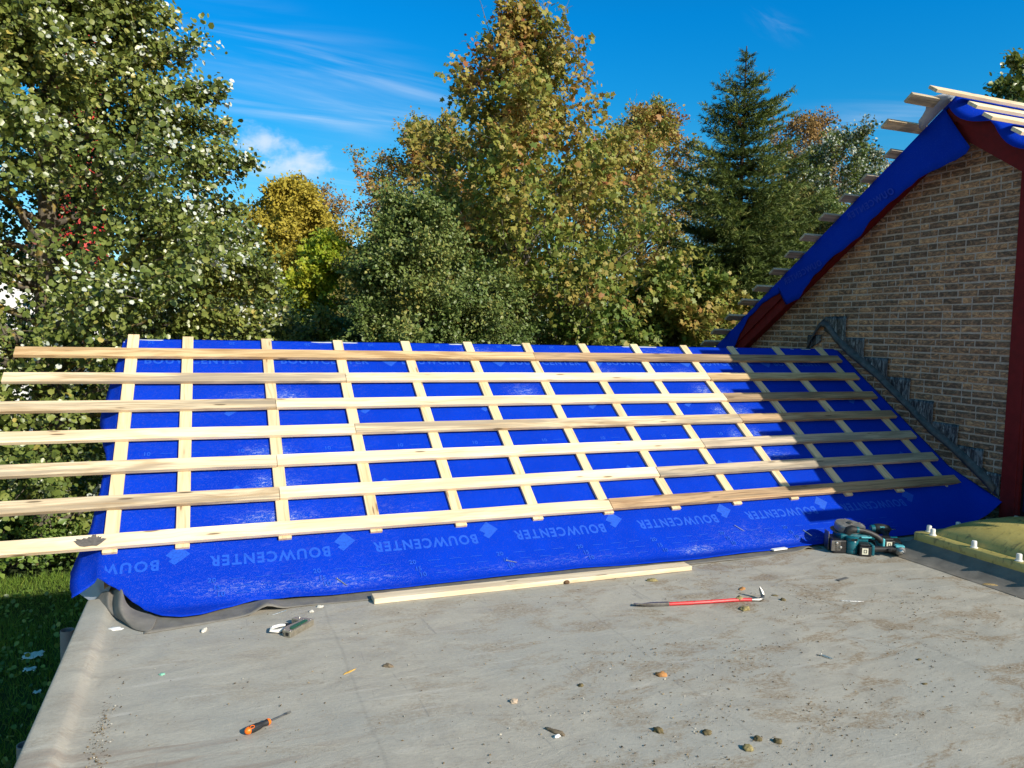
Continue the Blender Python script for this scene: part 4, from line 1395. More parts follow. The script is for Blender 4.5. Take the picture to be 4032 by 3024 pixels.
# 3. spruce -------------------------------------------------------------------
def spruce():
    base = (11.85, 15.2, GZ)
    pl = Plant(303); r = pl.r
    top = 8.5
    pl.wood.tube([(base[0], base[1], z) for z in np.linspace(GZ, top, 14)], list(np.linspace(0.15, 0.012, 14)), 8, cap=False)
    Pn, Dn, Nn, Sn, Tn = [], [], [], [], []
    z = 0.3
    while z < top - 0.1:
        f = (top - z)
        R = float(np.interp(f, [0, 0.35, 0.80, 0.95, 1.3, 1.9, 2.9, 3.7, 4.9, 6.3, 9.0], [0.04, 0.13, 0.20, 0.50, 0.85, 1.05, 1.45, 1.75, 2.05, 2.3, 2.6]))
        nb = 4 if f < 0.9 else r.integers(8, 11)
        a0 = r.uniform(0, 6.28)
        for k in range(nb):
            az = a0 + k * 6.28 / nb + r.normal(0, 0.18)
            L = R * r.uniform(0.65, 1.15)
            d = np.array([math.cos(az), math.sin(az), 0])
            s = np.array([base[0], base[1], z + r.normal(0, 0.05)])
            npt = max(4, int(L / 0.11))
            ts = np.linspace(0, 1, npt)
            dr = (-0.22 if f > 2.5 else (0.02 if f > 0.9 else 0.1))
            pts = s + d * (L * ts)[:, None] + UP * (L * (dr * ts + (0.42 if f > 2.5 else 0.22) * ts ** 2.2))[:, None]
            pl.wood.tube([tuple(p) for p in pts], list(np.linspace(0.016, 0.004, npt)), 3, cap=False)
            side = np.cross(d, UP)
            segs = [(pts[i], unit(pts[min(i + 1, npt - 1)] - pts[max(i - 1, 0)]), 0.12) for i in range(1, npt)]
            for i in range(1, npt):
                t_ = i / npt
                sl = (0.34 * L * (1.05 - 0.75 * t_) + 0.06) * r.uniform(0.55, 1.15)
                for sgn in (-1, 1):
                    dd = unit(d * 0.75 + side * sgn * 0.85 + r.normal(0, 0.16, 3) + UP * (0.18 if f < 3 else -0.05))
                    m = max(1, int(sl / 0.085))
                    for q in range(m):
                        segs.append((pts[i] + dd * (sl * q / m), dd, sl / m + 0.02))
            for (p, dd, ln) in segs:
                nn = 11 if f > 0.9 else 5
                u = r.uniform(0, 1, nn)
                pos = p + dd * (ln * u)[:, None]
                rad = r.normal(0, 1, (nn, 3)); rad[:, 2] += 0.35; rad -= dd * (rad @ dd)[:, None]; rad = unit(rad)
                Pn.append(pos); Dn.append(unit(rad * 0.75 + dd * 0.75)); Nn.append(r.normal(0, 0.8, (nn, 3)) + UP * 0.6 + SUNV * 1.2)
                Sn.append(r.uniform(0.05, 0.10, nn)); 
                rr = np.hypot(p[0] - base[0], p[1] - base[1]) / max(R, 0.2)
                Tn.append(np.clip(r.normal(0.14 + 0.48 * min(rr, 1.2) + r.normal(0, 0.17), 0.09, nn), 0, 1))  # paler tips, darker inside: highlights and shaded gaps put into the tint
        z += (0.15 if f < 1.2 else 0.25) * r.uniform(0.85, 1.2)
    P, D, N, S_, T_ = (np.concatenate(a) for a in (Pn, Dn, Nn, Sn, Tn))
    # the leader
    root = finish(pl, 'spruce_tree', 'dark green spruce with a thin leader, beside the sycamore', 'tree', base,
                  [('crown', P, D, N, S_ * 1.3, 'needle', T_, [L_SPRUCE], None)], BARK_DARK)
    # cones hanging near the top
    mb = MB()
    for (x, zz) in ((-0.42, 6.62), (-0.36, 6.6), (-0.30, 6.66), (-0.47, 6.75)):
        c = Vector((base[0] + x, base[1] - 0.35, zz))
        mb.lathe([(0.004, 0.07), (0.020, 0.05), (0.026, 0.0), (0.018, -0.06), (0.003, -0.09)], 8, Matrix.Translation(c))
    keep(mb.build('cones', simple_mat('spruce_cone', (0.16, 0.075, 0.03), 0.8, 0, 0.3, 60), smooth=True), root)


spruce()


# 4. loose green tree left of the sycamore ------------------------------------
def small_leaf_tree(seed, base, top, prof, h0, n1, n2, n3, per, size, mat, mean, label, name, rise=0.5, spread=0.05, shape='ovate', trunk=0.07, amp=0.18, bark=None, twig=0.32, spread2=0.42, group=None, minr=0.003, up=0.45, droop=0.25, cat='tree', jit=0.14, mat2=None, part2=0.5):
    pl = grow(seed, base, top, trunk, prof, h0, n1, n2, n3, rise, twig, spread2, 0.1, minr=minr, sides=4)
    P, D, N, S_, tn, idx = leaves_on(pl, per, size, spread, tint_noise(mean, amp, 0.9, jit), up=up, out=0.4, sunw=0.4, rnd=1.0, droop=droop)
    mi = None if mat2 is None else (pl.r.uniform(0, 1, len(pl.tw))[idx] * 0.5 + pl.r.uniform(0, 1, len(idx)) * 0.5 < part2).astype(int)
    return finish(pl, name, label, cat, base, [('crown', P, D, N, S_, shape, tn, [mat] if mat2 is None else [mat, mat2], mi)], bark or BARK_GREY, group)


small_leaf_tree(404, (3.2, 12.6, GZ), 3.65, [(0.3, 0.9), (1.4, 1.0), (2.4, 0.95), (3.1, 0.75), (3.7, 0.3)], 0.6, 52, 9, 4, 26, 0.055, L_SHRUB, 0.60,
                'dense green small leaved tree between the gold tree and the sycamore', 'small_leaved_tree', twig=0.28)
small_leaf_tree(405, (4.55, 12.9, GZ), 2.65, [(0.3, 1.0), (1.4, 1.1), (2.1, 0.8), (2.7, 0.3)], 0.5, 34, 8, 4, 22, 0.055, L_SHRUB, 0.55,
                'lower dark green bush at the foot of the sycamore, just over the ridge', 'tall_bush', twig=0.28, cat='bush')
# 5. gold tree and its neighbours far behind
small_leaf_tree(506, (3.25, 32, GZ), 7.2, [(1.5, 1.7), (3.2, 2.25), (4.6, 2.25), (5.8, 1.8), (6.7, 1.1), (7.3, 0.35)], 1.6, 64, 9, 4, 22, 0.12, L_GOLD, 0.55,
                'rounded golden tree far behind the gap beside the poplar', 'golden_tree', spread=0.10, trunk=0.16, twig=0.45, minr=0.008)
small_leaf_tree(507, (4.6, 37, GZ), 8.1, [(3.0, 2.2), (5.0, 2.7), (6.6, 2.2), (7.6, 1.3), (8.3, 0.4)], 3.0, 44, 8, 4, 7, 0.11, L_BROWN, 0.5,
                'thin brown twiggy tree peeping over the golden tree', 'twiggy_tree', spread=0.12, trunk=0.18, twig=0.5, minr=0.011)
small_leaf_tree(508, (7.8, 33, GZ), 6.7, [(1.5, 2.2), (3.0, 2.6), (4.6, 2.3), (5.9, 1.4), (6.8, 0.4)], 1.5, 56, 8, 4, 20, 0.13, L_OLIVE, 0.6,
                'olive brown tree far behind the small leaved tree', 'olive_tree', spread=0.10, trunk=0.16, twig=0.45, minr=0.009)
small_leaf_tree(509, (7.2, 25, GZ), 8.55, [(3.0, 2.4), (5.0, 2.7), (6.6, 2.5), (7.6, 1.7), (8.5, 0.6)], 2.8, 64, 8, 4, 20, 0.09, L_MAPLE, 0.66,
                'russet tree behind the left shoulder of the sycamore', 'russet_tree', spread=0.08, trunk=0.15, twig=0.42, minr=0.007)
small_leaf_tree(510, (15.4, 25.5, GZ), 10.1, [(2.5, 2.6), (5.0, 3.1), (7.0, 2.8), (8.6, 1.8), (9.6, 0.9), (10.2, 0.3)], 2.0, 84, 8, 4, 22, 0.09, L_MAPLE, 0.60,
                'tall tan tree behind the right shoulder of the sycamore', 'tan_tree', spread=0.08, trunk=0.18, twig=0.42, minr=0.007)
small_leaf_tree(511, (3.75, 27, GZ), 4.6, [(0.8, 1.2), (2.1, 1.5), (3.4, 1.3), (4.1, 0.8), (4.7, 0.3)], 0.6, 46, 8, 4, 20, 0.12, L_LIME, 0.55,
                'lime yellow young tree glowing low in the gap beside the poplar', 'lime_tree', shape='maple', spread=0.07, twig=0.34, minr=0.005)
small_leaf_tree(512, (1.05, 16.0, GZ), 2.1, [(0.0, 1.3), (1.0, 1.4), (1.6, 1.0), (2.1, 0.3)], 0.3, 34, 7, 4, 22, 0.06, L_SHRUB, 0.35,
                'dark green bush low between the poplar and the lime yellow tree', 'dark_bush', twig=0.3, cat='bush')
small_leaf_tree(513, (2.35, 14.6, GZ), 1.75, [(0.0, 1.2), (0.8, 1.35), (1.4, 0.9), (1.8, 0.3)], 0.2, 34, 7, 4, 22, 0.065, L_SHRUB, 0.32,
                'dark bush just over the ridge in front of the lime yellow tree', 'dark_bush', twig=0.3, cat='bush')
small_leaf_tree(514, (5.6, 24, GZ), 4.6, [(0.5, 2.0), (2.0, 2.2), (3.4, 1.7), (4.6, 0.5)], 0.5, 46, 8, 4, 18, 0.09, L_OLIVE, 0.5,
                'mossy olive bush filling the gap behind the small leaved tree', 'olive_bush', spread=0.08, twig=0.4, minr=0.006, cat='bush')
small_leaf_tree(515, (22.1, 22.5, GZ), 9.3, [(3.5, 2.3), (5.5, 2.6), (7.2, 2.4), (8.5, 1.4), (9.4, 0.5)], 3.0, 52, 8, 4, 18, 0.085, L_WHITE, 0.30,
                'silvery poplar with white leaf backs between the spruce and the brick house', 'silver_poplar', spread=0.08, trunk=0.17, twig=0.45, shape='round', minr=0.006, mat2=L_POP, part2=0.62)
small_leaf_tree(516, (25.6, 28, GZ), 11.6, [(6.0, 2.6), (8.5, 2.9), (10.4, 2.2), (11.7, 0.6)], 5.0, 54, 8, 4, 16, 0.10, L_BROWN, 0.5,
                'brown oak showing above the silvery poplar', 'brown_oak', spread=0.1, trunk=0.2, twig=0.45, minr=0.008)
small_leaf_tree(517, (17.0, 19.5, GZ), 6.2, [(1.0, 2.2), (3.0, 2.5), (4.8, 1.9), (6.2, 0.5)], 1.0, 60, 8, 4, 22, 0.075, L_OLIVE, 0.55,
                'mossy olive thicket between the spruce and the verge of the house', 'olive_bush', spread=0.07, twig=0.4, minr=0.006, cat='bush')
small_leaf_tree(518, (19.6, 21.0, GZ), 6.6, [(1.0, 2.0), (3.0, 2.4), (5.0, 1.9), (6.6, 0.5)], 1.0, 56, 8, 4, 22, 0.075, L_SHRUB, 0.55,
                'green bush under the silvery poplar', 'green_bush', spread=0.07, twig=0.4, minr=0.006, cat='bush')
small_leaf_tree(519, (9.4, 14.0, GZ), 2.9, [(0.4, 1.3), (1.5, 1.6), (2.3, 1.2), (3.0, 0.4)], 0.4, 44, 8, 4, 16, 0.105, L_MAPLE, 0.34,
                'low yellow green sycamore bush in front of the spruce', 'sycamore_bush', shape='maple', spread=0.07, twig=0.34, cat='bush')
small_leaf_tree(520, (19.9, 14.4, GZ), 8.7, [(5.0, 1.6), (7.0, 1.3), (8.0, 0.7), (8.8, 0.15)], 4.5, 34, 6, 4, 8, 0.11, L_POP, 0.4,
                'poplar sprig rising behind the ridge of the brick house', 'young_poplar', shape='round', spread=0.07, twig=0.34)
small_leaf_tree(521, (11.8, 34, GZ), 7.2, [(1.5, 3.0), (3.5, 3.4), (5.4, 2.6), (7.2, 0.6)], 1.5, 64, 8, 4, 20, 0.13, L_OLIVE, 0.5,
                'broad olive tree far behind the sycamore', 'olive_tree', spread=0.1, trunk=0.18, twig=0.45, minr=0.009)
small_leaf_tree(522, (-0.4, 24, GZ), 4.4, [(0.0, 2.2), (2.0, 2.6), (3.4, 1.8), (4.5, 0.5)], 0.2, 48, 8, 4, 18, 0.10, L_SHRUB, 0.4,
                'shadowed green tree behind the lower branches of the poplar', 'green_tree', spread=0.08, twig=0.4, minr=0.006)


# ------------------------------------------------------------------ garden on the left: undergrowth, bamboo, grass
def bushes():
    spots = [(-1.75, 14.5, -1.65, 0.85), (-3.1, 14.2, -1.4, 1.05), (-4.5, 14.1, -1.2, 1.2), (-6.1, 14.2, -1.1, 1.3), (-2.2, 15.7, -1.0, 1.2), (-3.9, 15.7, -0.8, 1.3), (-0.5, 15.3, -1.1, 1.1), (-5.7, 16.0, -0.6, 1.4), (0.9, 14.6, -0.6, 1.2),
             (-1.2, 16.4, -0.5, 1.4), (-3.0, 17.0, -0.3, 1.5), (-5.2, 17.8, 0.0, 1.6), (0.6, 17.2, 0.2, 1.5), (-7.5, 16.0, -0.4, 1.6)]
    words_ = ['bramble at the lawn edge beside the hanging membrane', 'bramble at the lawn edge, second out from the low building', 'bramble at the lawn edge, third out from the low building', 'bramble at the lawn edge farthest from the low building',
              'bramble in the second rank nearest the low building', 'bramble in the second rank below the poplar trunk', 'bramble against the back corner of the low building', 'bramble of the second rank farthest from the low building', 'bramble hidden close behind the low building',
              'taller bramble in the shade right under the poplar', 'taller bramble straight behind the poplar trunk', 'tall bramble under the white house', 'tall bramble behind the low building', 'tall bramble at the far outer side of the garden']
    for i, (x, y, zt, R) in enumerate(spots):
        pl = Plant(700 + i); r = pl.r
        n = 190
        for k in range(n):
            a = r.uniform(0, 6.28); q = math.sqrt(r.uniform(0, 1)) * R
            h = (zt - GZ) * (1 - 0.55 * (q / R) ** 2) * r.uniform(0.35, 1.05)
            p = np.array([x + math.cos(a) * q, y + math.sin(a) * q * 0.8, GZ + h])
            if k % 9 == 0:
                pl.limb((x + r.normal(0, 0.2), y + r.normal(0, 0.2), GZ), p, 0.008, 0.003, 0.5, 5, 0.05, 3)
            pl.tw.append((p, unit(np.array([math.cos(a), math.sin(a), 0.4]) + r.normal(0, 0.5, 3)), 0.3))
        per = 13 if y < 14.5 else 9
        P, D, N, S_, tn, idx = leaves_on(pl, per, 0.082, 0.075, tint_noise(0.46, 0.20, 1.5, 0.17), up=0.9, out=0.3, sunw=0.35, rnd=0.9, droop=0.3)
        finish(pl, 'bramble_bush', words_[i], 'bush', (x, y, GZ), [('leaves', P, D, N, S_, 'ovate', tn, [L_BRAMBLE], None)], BARK_DARK, 'brambles along the edge of the lawn')
    for i, (x, y) in enumerate(((-3.3, 15.6), (-5.2, 14.9))):
        pl = Plant(760 + i); r = pl.r
        for k in range(46):
            a = r.uniform(0, 6.28); q = r.uniform(0, 0.9)
            b = (x + math.cos(a) * q, y + math.sin(a) * q * 0.6, GZ)
            e = (b[0] + r.normal(0, 0.45), b[1] + r.normal(0, 0.35) - 0.15, GZ + r.uniform(1.2, 2.6))
            pts = pl.limb(b, e, 0.007, 0.003, 0.1, 6, 0.03, 3)
            for p in pts[2:]:
                for w in range(2): pl.tw.append((p, unit(r.normal(0, 0.7, 3) + np.array([0, -0.3, 0.1])), 0.12))
        P, D, N, S_, tn, idx = leaves_on(pl, 8, 0.20, 0.03, tint_noise(0.62, 0.15, 1.2, 0.14), up=0.9, out=0.2, sunw=0.3, rnd=0.6, droop=0.35)
        finish(pl, 'bamboo_clump', ['narrow leaved bamboo clump under the poplar beside the trunk', 'narrow leaved bamboo clump farther out from the trunk of the poplar'][i], 'bamboo', (x, y, GZ), [('leaves', P, D, N, S_, 'narrow', tn, [L_BRAMBLE], None)], BARK_GREY, 'bamboo in the garden')


bushes()

r = np.random.default_rng(5)
n = 52000
gx = r.uniform(-6.0, -0.5, n); gy = 4.5 + 9.2 * r.uniform(0, 1, n) ** 0.8
keepm = (gx > -0.75 - 0.36 * (gy - 3))
gx, gy = gx[keepm], gy[keepm]; n = len(gx)
P = np.stack([gx, gy, np.full(n, GZ + 0.005)], 1)
D = np.stack([r.normal(0, 0.45, n), r.normal(0, 0.45, n), np.full(n, 1.0)], 1)
N = np.stack([r.normal(0, 1, n), r.normal(0, 1, n) - 0.5, r.normal(0, 0.2, n)], 1)
clump = 0.5 + 0.5 * np.sin(gx * 2.3 + 1) * np.sin(gy * 1.9)
o = leaf_object('grass', P, D, N, r.uniform(0.05, 0.13, n) * (0.7 + 0.7 * clump), 'blade', np.clip(r.normal(0.45, 0.22, n), 0, 1), [L_GRASS], None)
tag(o, 'rough short lawn grass mostly in the shadow of the roofs', 'grass', kind='stuff')
# larger lawn weeds
n = 1500
gx = r.uniform(-4.2, -0.9, n); gy = r.uniform(6.0, 13.0, n)
P = np.stack([gx, gy, np.full(n, GZ + 0.05) + r.uniform(0, 0.08, n)], 1)
o = leaf_object('weeds', P, r.normal(0, 1, (n, 3)), np.array([[0, -0.2, 1.0]]) + r.normal(0, 0.35, (n, 3)), r.uniform(0.03, 0.075, n), 'round', np.clip(r.normal(0.45, 0.2, n), 0, 0.9), [L_BRAMBLE], None)
tag(o, 'broad leaved weeds scattered through the lawn grass', 'weeds', kind='stuff')


# ------------------------------------------------------------------ far buildings behind the poplar
def white_house():
    x0, x1, y0, y1 = -7.4, -3.6, 30.0, 36.0
    root = empty('white_house', ((x0 + x1) / 2, 33, GZ), 'white rendered house far behind the poplar trunk', 'house')
    mb = MB()
    ev, rd = 2.1, 4.3
    xm = (x0 + x1) / 2
    Mx = Matrix(((1, 0, 0, 0), (0, 0, 1, y0), (0, 1, 0, 0), (0, 0, 0, 1)))
    mb.prism([(x0, GZ), (x1, GZ), (x1, ev), (xm, rd), (x0, ev)], Mx, y1 - y0)
    keep(mb.build('wall', simple_mat('white_render', (0.72, 0.72, 0.70), 0.8, 0, 0.05, 3)), root)
    mb = MB()
    for s in (-1, 1):
        xe = xm + s * ((x1 - x0) / 2 + 0.25); ze = ev - 0.25 * (rd - ev) / ((x1 - x0) / 2)
        mb.add([(xm, y0 - 0.25, rd + 0.10), (xe, y0 - 0.25, ze + 0.10), (xe, y1, ze + 0.10), (xm, y1, rd + 0.10), (xm, y0 - 0.25, rd - 0.02), (xe, y0 - 0.25, ze - 0.02), (xe, y1, ze - 0.02), (xm, y1, rd - 0.02)],
               [(0, 1, 2, 3), (4, 7, 6, 5), (0, 4, 5, 1), (1, 5, 6, 2), (2, 6, 7, 3), (3, 7, 4, 0)])
    keep(mb.build('roof', simple_mat('red_tile', (0.20, 0.07, 0.045), 0.8, 0, 0.2, 8)), root)
    for (wx, wz) in ((xm - 1.0, 0.2), (xm + 0.7, 0.2)):
        mb = MB(); mb.box((wx - 0.05, y0 - 0.04, wz - 0.05), (wx + 0.85, y0 - 0.005, wz + 1.15))
        f = keep(mb.build('window', simple_mat('white_frame', (0.75, 0.75, 0.74), 0.5)), root)
        mb = MB(); mb.box((wx + 0.03, y0 - 0.052, wz + 0.03), (wx + 0.77, y0 - 0.042, wz + 1.07))
        g = mb.build('pane', M_GLASS); g.parent = f


white_house()


def red_tower():
    cx, cy = -10.9, 80.0
    root = empty('red_tower', (cx, cy, GZ), 'tall round red tower glimpsed through the poplar leaves', 'tower')
    M = Matrix.Translation((cx, cy, GZ))
    red = simple_mat('red_iron_paint', (0.50, 0.030, 0.025), 0.45, 0, 0.15, 0.6)
    mb = MB()
    mb.lathe([(2.7, 0), (2.5, 1.0), (2.3, 10), (2.05, 20), (1.85, 30), (1.75, 36)], 16, M)
    keep(auto_smooth(mb.build('shaft', red), 30), root)
    rb_ = simple_mat('red_band', (0.42, 0.025, 0.022), 0.5)
    for h, rr in ((6, 2.45), (13, 2.28), (20, 2.12), (27, 1.97), (34, 1.85)):
        mb = MB(); mb.lathe([(rr - 0.1, h - 0.15), (rr, h - 0.12), (rr, h + 0.12), (rr - 0.1, h + 0.15)], 16, M)
        keep(mb.build('band', rb_), root)
    mb = MB()
    mb.lathe([(1.7, 36), (2.9, 36.6), (2.9, 36.8), (1.2, 36.9)], 16, M)
    keep(mb.build('gallery', red), root)
    mb = MB(); mb.lathe([(1.1, 36.9), (1.1, 39.2)], 12, M)
    keep(mb.build('lantern', M_GLASS), root)
    mb = MB(); mb.lathe([(1.3, 39.2), (1.25, 39.4), (0.7, 40.3), (0.1, 40.8)], 16, M)
    keep(mb.build('dome', red, smooth=True), root)
    for k, (a, h) in enumerate(((-1.4, 8), (-1.7, 16), (-1.2, 24), (-1.5, 31))):
        rr = 2.42 - h * 0.019
        p = Vector((cx + math.cos(a) * rr, cy + math.sin(a) * rr, GZ + h))
        mb = MB(); mb.box((-0.3, -0.06, -0.6), (0.3, 0.10, 0.6), M=Matrix.Translation(p) @ Matrix.Rotation(a + math.pi / 2, 4, 'Z'))
        keep(mb.build('window', M_GLASS), root)


red_tower()


# ------------------------------------------------------------------ skylight dome on the flat roof
M_DOME = None
m, t, o = new_mat('dirty_yellow_dome')
tc = t.add('ShaderNodeTexCoord').outputs['Object']
n1 = t.noise(t.scale(tc, (2.0, 2.0, 2.0)), 1.0, 5, 0.65, 0.6)
n2 = t.noise(t.scale(tc, (9, 16, 9)), 1.0, 4, 0.65, 1.0)
n3 = t.noise(t.scale(tc, (40, 60, 40)), 1.0, 3, 0.7)
col = t.ramp(n1, [(0.3, (0.34, 0.275, 0.080)), (0.55, (0.45, 0.375, 0.120)), (0.75, (0.54, 0.47, 0.185))])
col = t.mix(t.mapr(n2, 0.52, 0.68, 0, 0.75), col, (0.13, 0.115, 0.05))
col = t.mix(t.mapr(n3, 0.60, 0.74, 0, 0.5), col, (0.16, 0.15, 0.08))
pbsdf(t, o, col, t.mapr(n1, 0.3, 0.7, 0.35, 0.6), 0, t.bump(t.math('ADD', n2, t.math('MULTIPLY', n3, 0.5)), 0.2, 0.01), 0.4)
M_DOME = m
M_WHITEP = simple_mat('white_plastic', (0.72, 0.70, 0.64), 0.45, 0, 0.08, 60)


def skylight():
    x0, x1, y0, y1 = 5.117, 6.36, 2.75, 4.285
    root = empty('skylight', ((x0 + x1) / 2, (y0 + y1) / 2, 0), 'dirty yellow domed skylight with white bolt caps on the flat roof', 'skylight')
    def ring(off, z, wob=0.0, rad=0.03, n=6):
        pts = []
        for (cx, cy, a0) in ((x1 - off - rad, y1 - off - rad, 0), (x0 + off + rad, y1 - off - rad, 90), (x0 + off + rad, y0 + off + rad, 180), (x1 - off - rad, y0 + off + rad, 270)):
            for k in range(n):
                a = math.radians(a0 + 90 * k / (n - 1))
                pts.append(Vector((cx + rad * math.cos(a), cy + rad * math.sin(a), z + wob * mnoise.noise((cx + k, cy, z * 9)))))
        # fill the straight sides
        out = []
        for i in range(len(pts)):
            a, b = pts[i], pts[(i + 1) % len(pts)]
            out.append(a)
            if i % n == n - 1:
                for q in range(1, 14): out.append(a.lerp(b, q / 14))
        return out
    def skin(rings, name, mat, cap=False, smooth=True):
        mb = MB(); n = len(rings[0]); vs = [p for r_ in rings for p in r_]; fs = []
        for i in range(len(rings) - 1):
            for k in range(n):
                fs.append((i * n + k, i * n + (k + 1) % n, (i + 1) * n + (k + 1) % n, (i + 1) * n + k))
        if cap: fs.append(tuple((len(rings) - 1) * n + k for k in range(n)))
        mb.add(vs, fs)
        o = mb.build(name, mat, smooth=smooth)
        return keep(o, root)
    skin([ring(-0.23, 0.003, rad=0.05), ring(-0.155, 0.007, rad=0.05), ring(-0.03, 0.075, 0.004, rad=0.04), ring(0.02, 0.118, rad=0.03)], 'upstand', M_RUBBER)
    fl = skin([ring(0.03, 0.085), ring(0.004, 0.088), ring(0.0, 0.095), ring(0.0, 0.152), ring(0.006, 0.159), ring(0.085, 0.161), ring(0.10, 0.166)], 'flange', M_DOME)
    rings = []
    for k in range(17):
        f = k / 16
        h = 0.164 + 0.225 * (1 - (1 - f) ** 2.6) if f < 1 else 0.389
        off = 0.095 + f * 0.50 * (0.25 + 0.75 * f) * 1.02
        h = 0.164 + 0.165 * math.sin(f * math.pi / 2) ** 0.9
        rings.append(ring(off, h, rad=max(0.02, 0.05 + 0.22 * math.sin(f * 2.6))))
    skin(rings, 'dome', M_DOME, cap=True)
    for (cx, cy) in ((5.166, 4.145), (5.16, 3.80), (5.155, 3.465), (5.15, 3.12), (5.235, 4.235), (5.56, 4.24), (5.90, 4.24), (6.24, 4.24), (6.31, 3.8), (6.31, 3.4)):
        mb = MB()
        mb.lathe([(0.026, 0.0), (0.026, 0.006), (0.0185, 0.008), (0.018, 0.045), (0.015, 0.051), (0.006, 0.053)], 14, Matrix.Translation((cx, cy, 0.1605)))
        keep(auto_smooth(mb.build('bolt_cap', M_WHITEP), 35), root)


skylight()

# ------------------------------------------------------------------ tools left on the roof
M_TEAL = simple_mat('teal_plastic', (0.002, 0.095, 0.125), 0.32, 0, 0.12, 30, 0.05, 0.5)
M_TEALL = simple_mat('light_teal_label', (0.09, 0.42, 0.48), 0.4, 0, 0.1, 30)
M_BLACKR = simple_mat('black_rubber_grip', (0.020, 0.020, 0.021), 0.55, 0, 0.25, 40, 0.15)
M_BLACKP = simple_mat('black_plastic', (0.013, 0.013, 0.014), 0.38, 0, 0.2, 50, 0.05, 0.5)
M_GREYM = simple_mat('scuffed_cast_metal', (0.25, 0.25, 0.245), 0.45, 0.55, 0.25, 30, 0.1)
M_STEEL = simple_mat('bright_steel', (0.55, 0.55, 0.54), 0.28, 1.0, 0.1, 40, 0.03)
M_DSTEEL = simple_mat('dull_steel', (0.20, 0.195, 0.185), 0.4, 0.9, 0.25, 30, 0.08)
M_ORANGE = simple_mat('orange_plastic', (0.85, 0.16, 0.008), 0.4, 0, 0.08, 40, 0.04)
M_REDP = simple_mat('chipped_red_paint', (0.52, 0.018, 0.022), 0.4, 0, 0.25, 35, 0.08)
M_LABEL = simple_mat('cream_label', (0.66, 0.64, 0.50), 0.5, 0, 0.06, 60)
M_BODY = simple_mat('worn_nickel', (0.40, 0.365, 0.29), 0.38, 0.75, 0.2, 40, 0.06)
M_GREENG = simple_mat('green_grip', (0.010, 0.085, 0.045), 0.45, 0, 0.2, 40)

RR = Vector((0.929, -0.369, 0)).normalized()      # to the right seen from the photographer
DD = Vector((0.369, 0.929, 0)).normalized()       # away from the photographer


def tframe(x, y, z=0.0, yaw=0.0):
    """local a to the right, b away, c up"""
    M = Matrix(((RR.x, DD.x, 0, x), (RR.y, DD.y, 0, y), (0, 0, 1, z), (0, 0, 0, 1)))
    return M @ Matrix.Rotation(math.radians(yaw), 4, 'Z')


def part(mb, name, mat, root, smooth=0, bevel=0.0, M=None):
    o = mb.build(name, mat, bevel=bevel)
    if smooth: auto_smooth(o, smooth)
    return keep(o, root)


def rot_to(d):
    return Vector(d).to_track_quat('Z', 'Y').to_matrix().to_4x4()


def battery(root, F, w=0.075, d=0.11, h=0.062, lab=True):
    """slide battery: dark body, ribbed back and a cream label; F places its base centre"""
    mb = MB(); mb.box((-w / 2, -d / 2, 0), (w / 2, d / 2, h), M=F)
    mb.box((-w / 2 + 0.006, -d / 2 + 0.01, h), (w / 2 - 0.006, d / 2 - 0.01, h + 0.014), M=F)
    o = part(mb, 'battery', M_BLACKP, root, bevel=0.006)
    mb = MB()
    for k in range(4):
        mb.box((w / 2 - 0.001, -d / 2 + 0.018 + k * 0.022, 0.008), (w / 2 + 0.004, -d / 2 + 0.028 + k * 0.022, h - 0.008), M=F)
    rb = mb.build('battery_rib', M_BLACKR); rb.parent = o; rb.matrix_parent_inverse = o.matrix_world.inverted() if False else Matrix.Translation(-root.location)
    rb.matrix_parent_inverse = Matrix.Identity(4)
    if lab:
        mb = MB(); mb.box((-w * 0.30, -d / 2 - 0.0015, h * 0.18), (w * 0.22, -d / 2 + 0.001, h * 0.86), M=F)
        lb = mb.build('label', M_LABEL); lb.parent = o
        mb = MB()
        a, b, c, e = -w * 0.16, w * 0.10, h * 0.34, h * 0.70
        for (p, q, r_, s_) in ((a, c, b, c + 0.004), (a, e - 0.004, b, e), (a, c, a + 0.004, e), (b - 0.004, c, b, e)):
            mb.box((p, -d / 2 - 0.0025, q), (r_, -d / 2 - 0.001, s_), M=F)
        mk = mb.build('mark', M_BLACKR); mk.parent = o
    return o


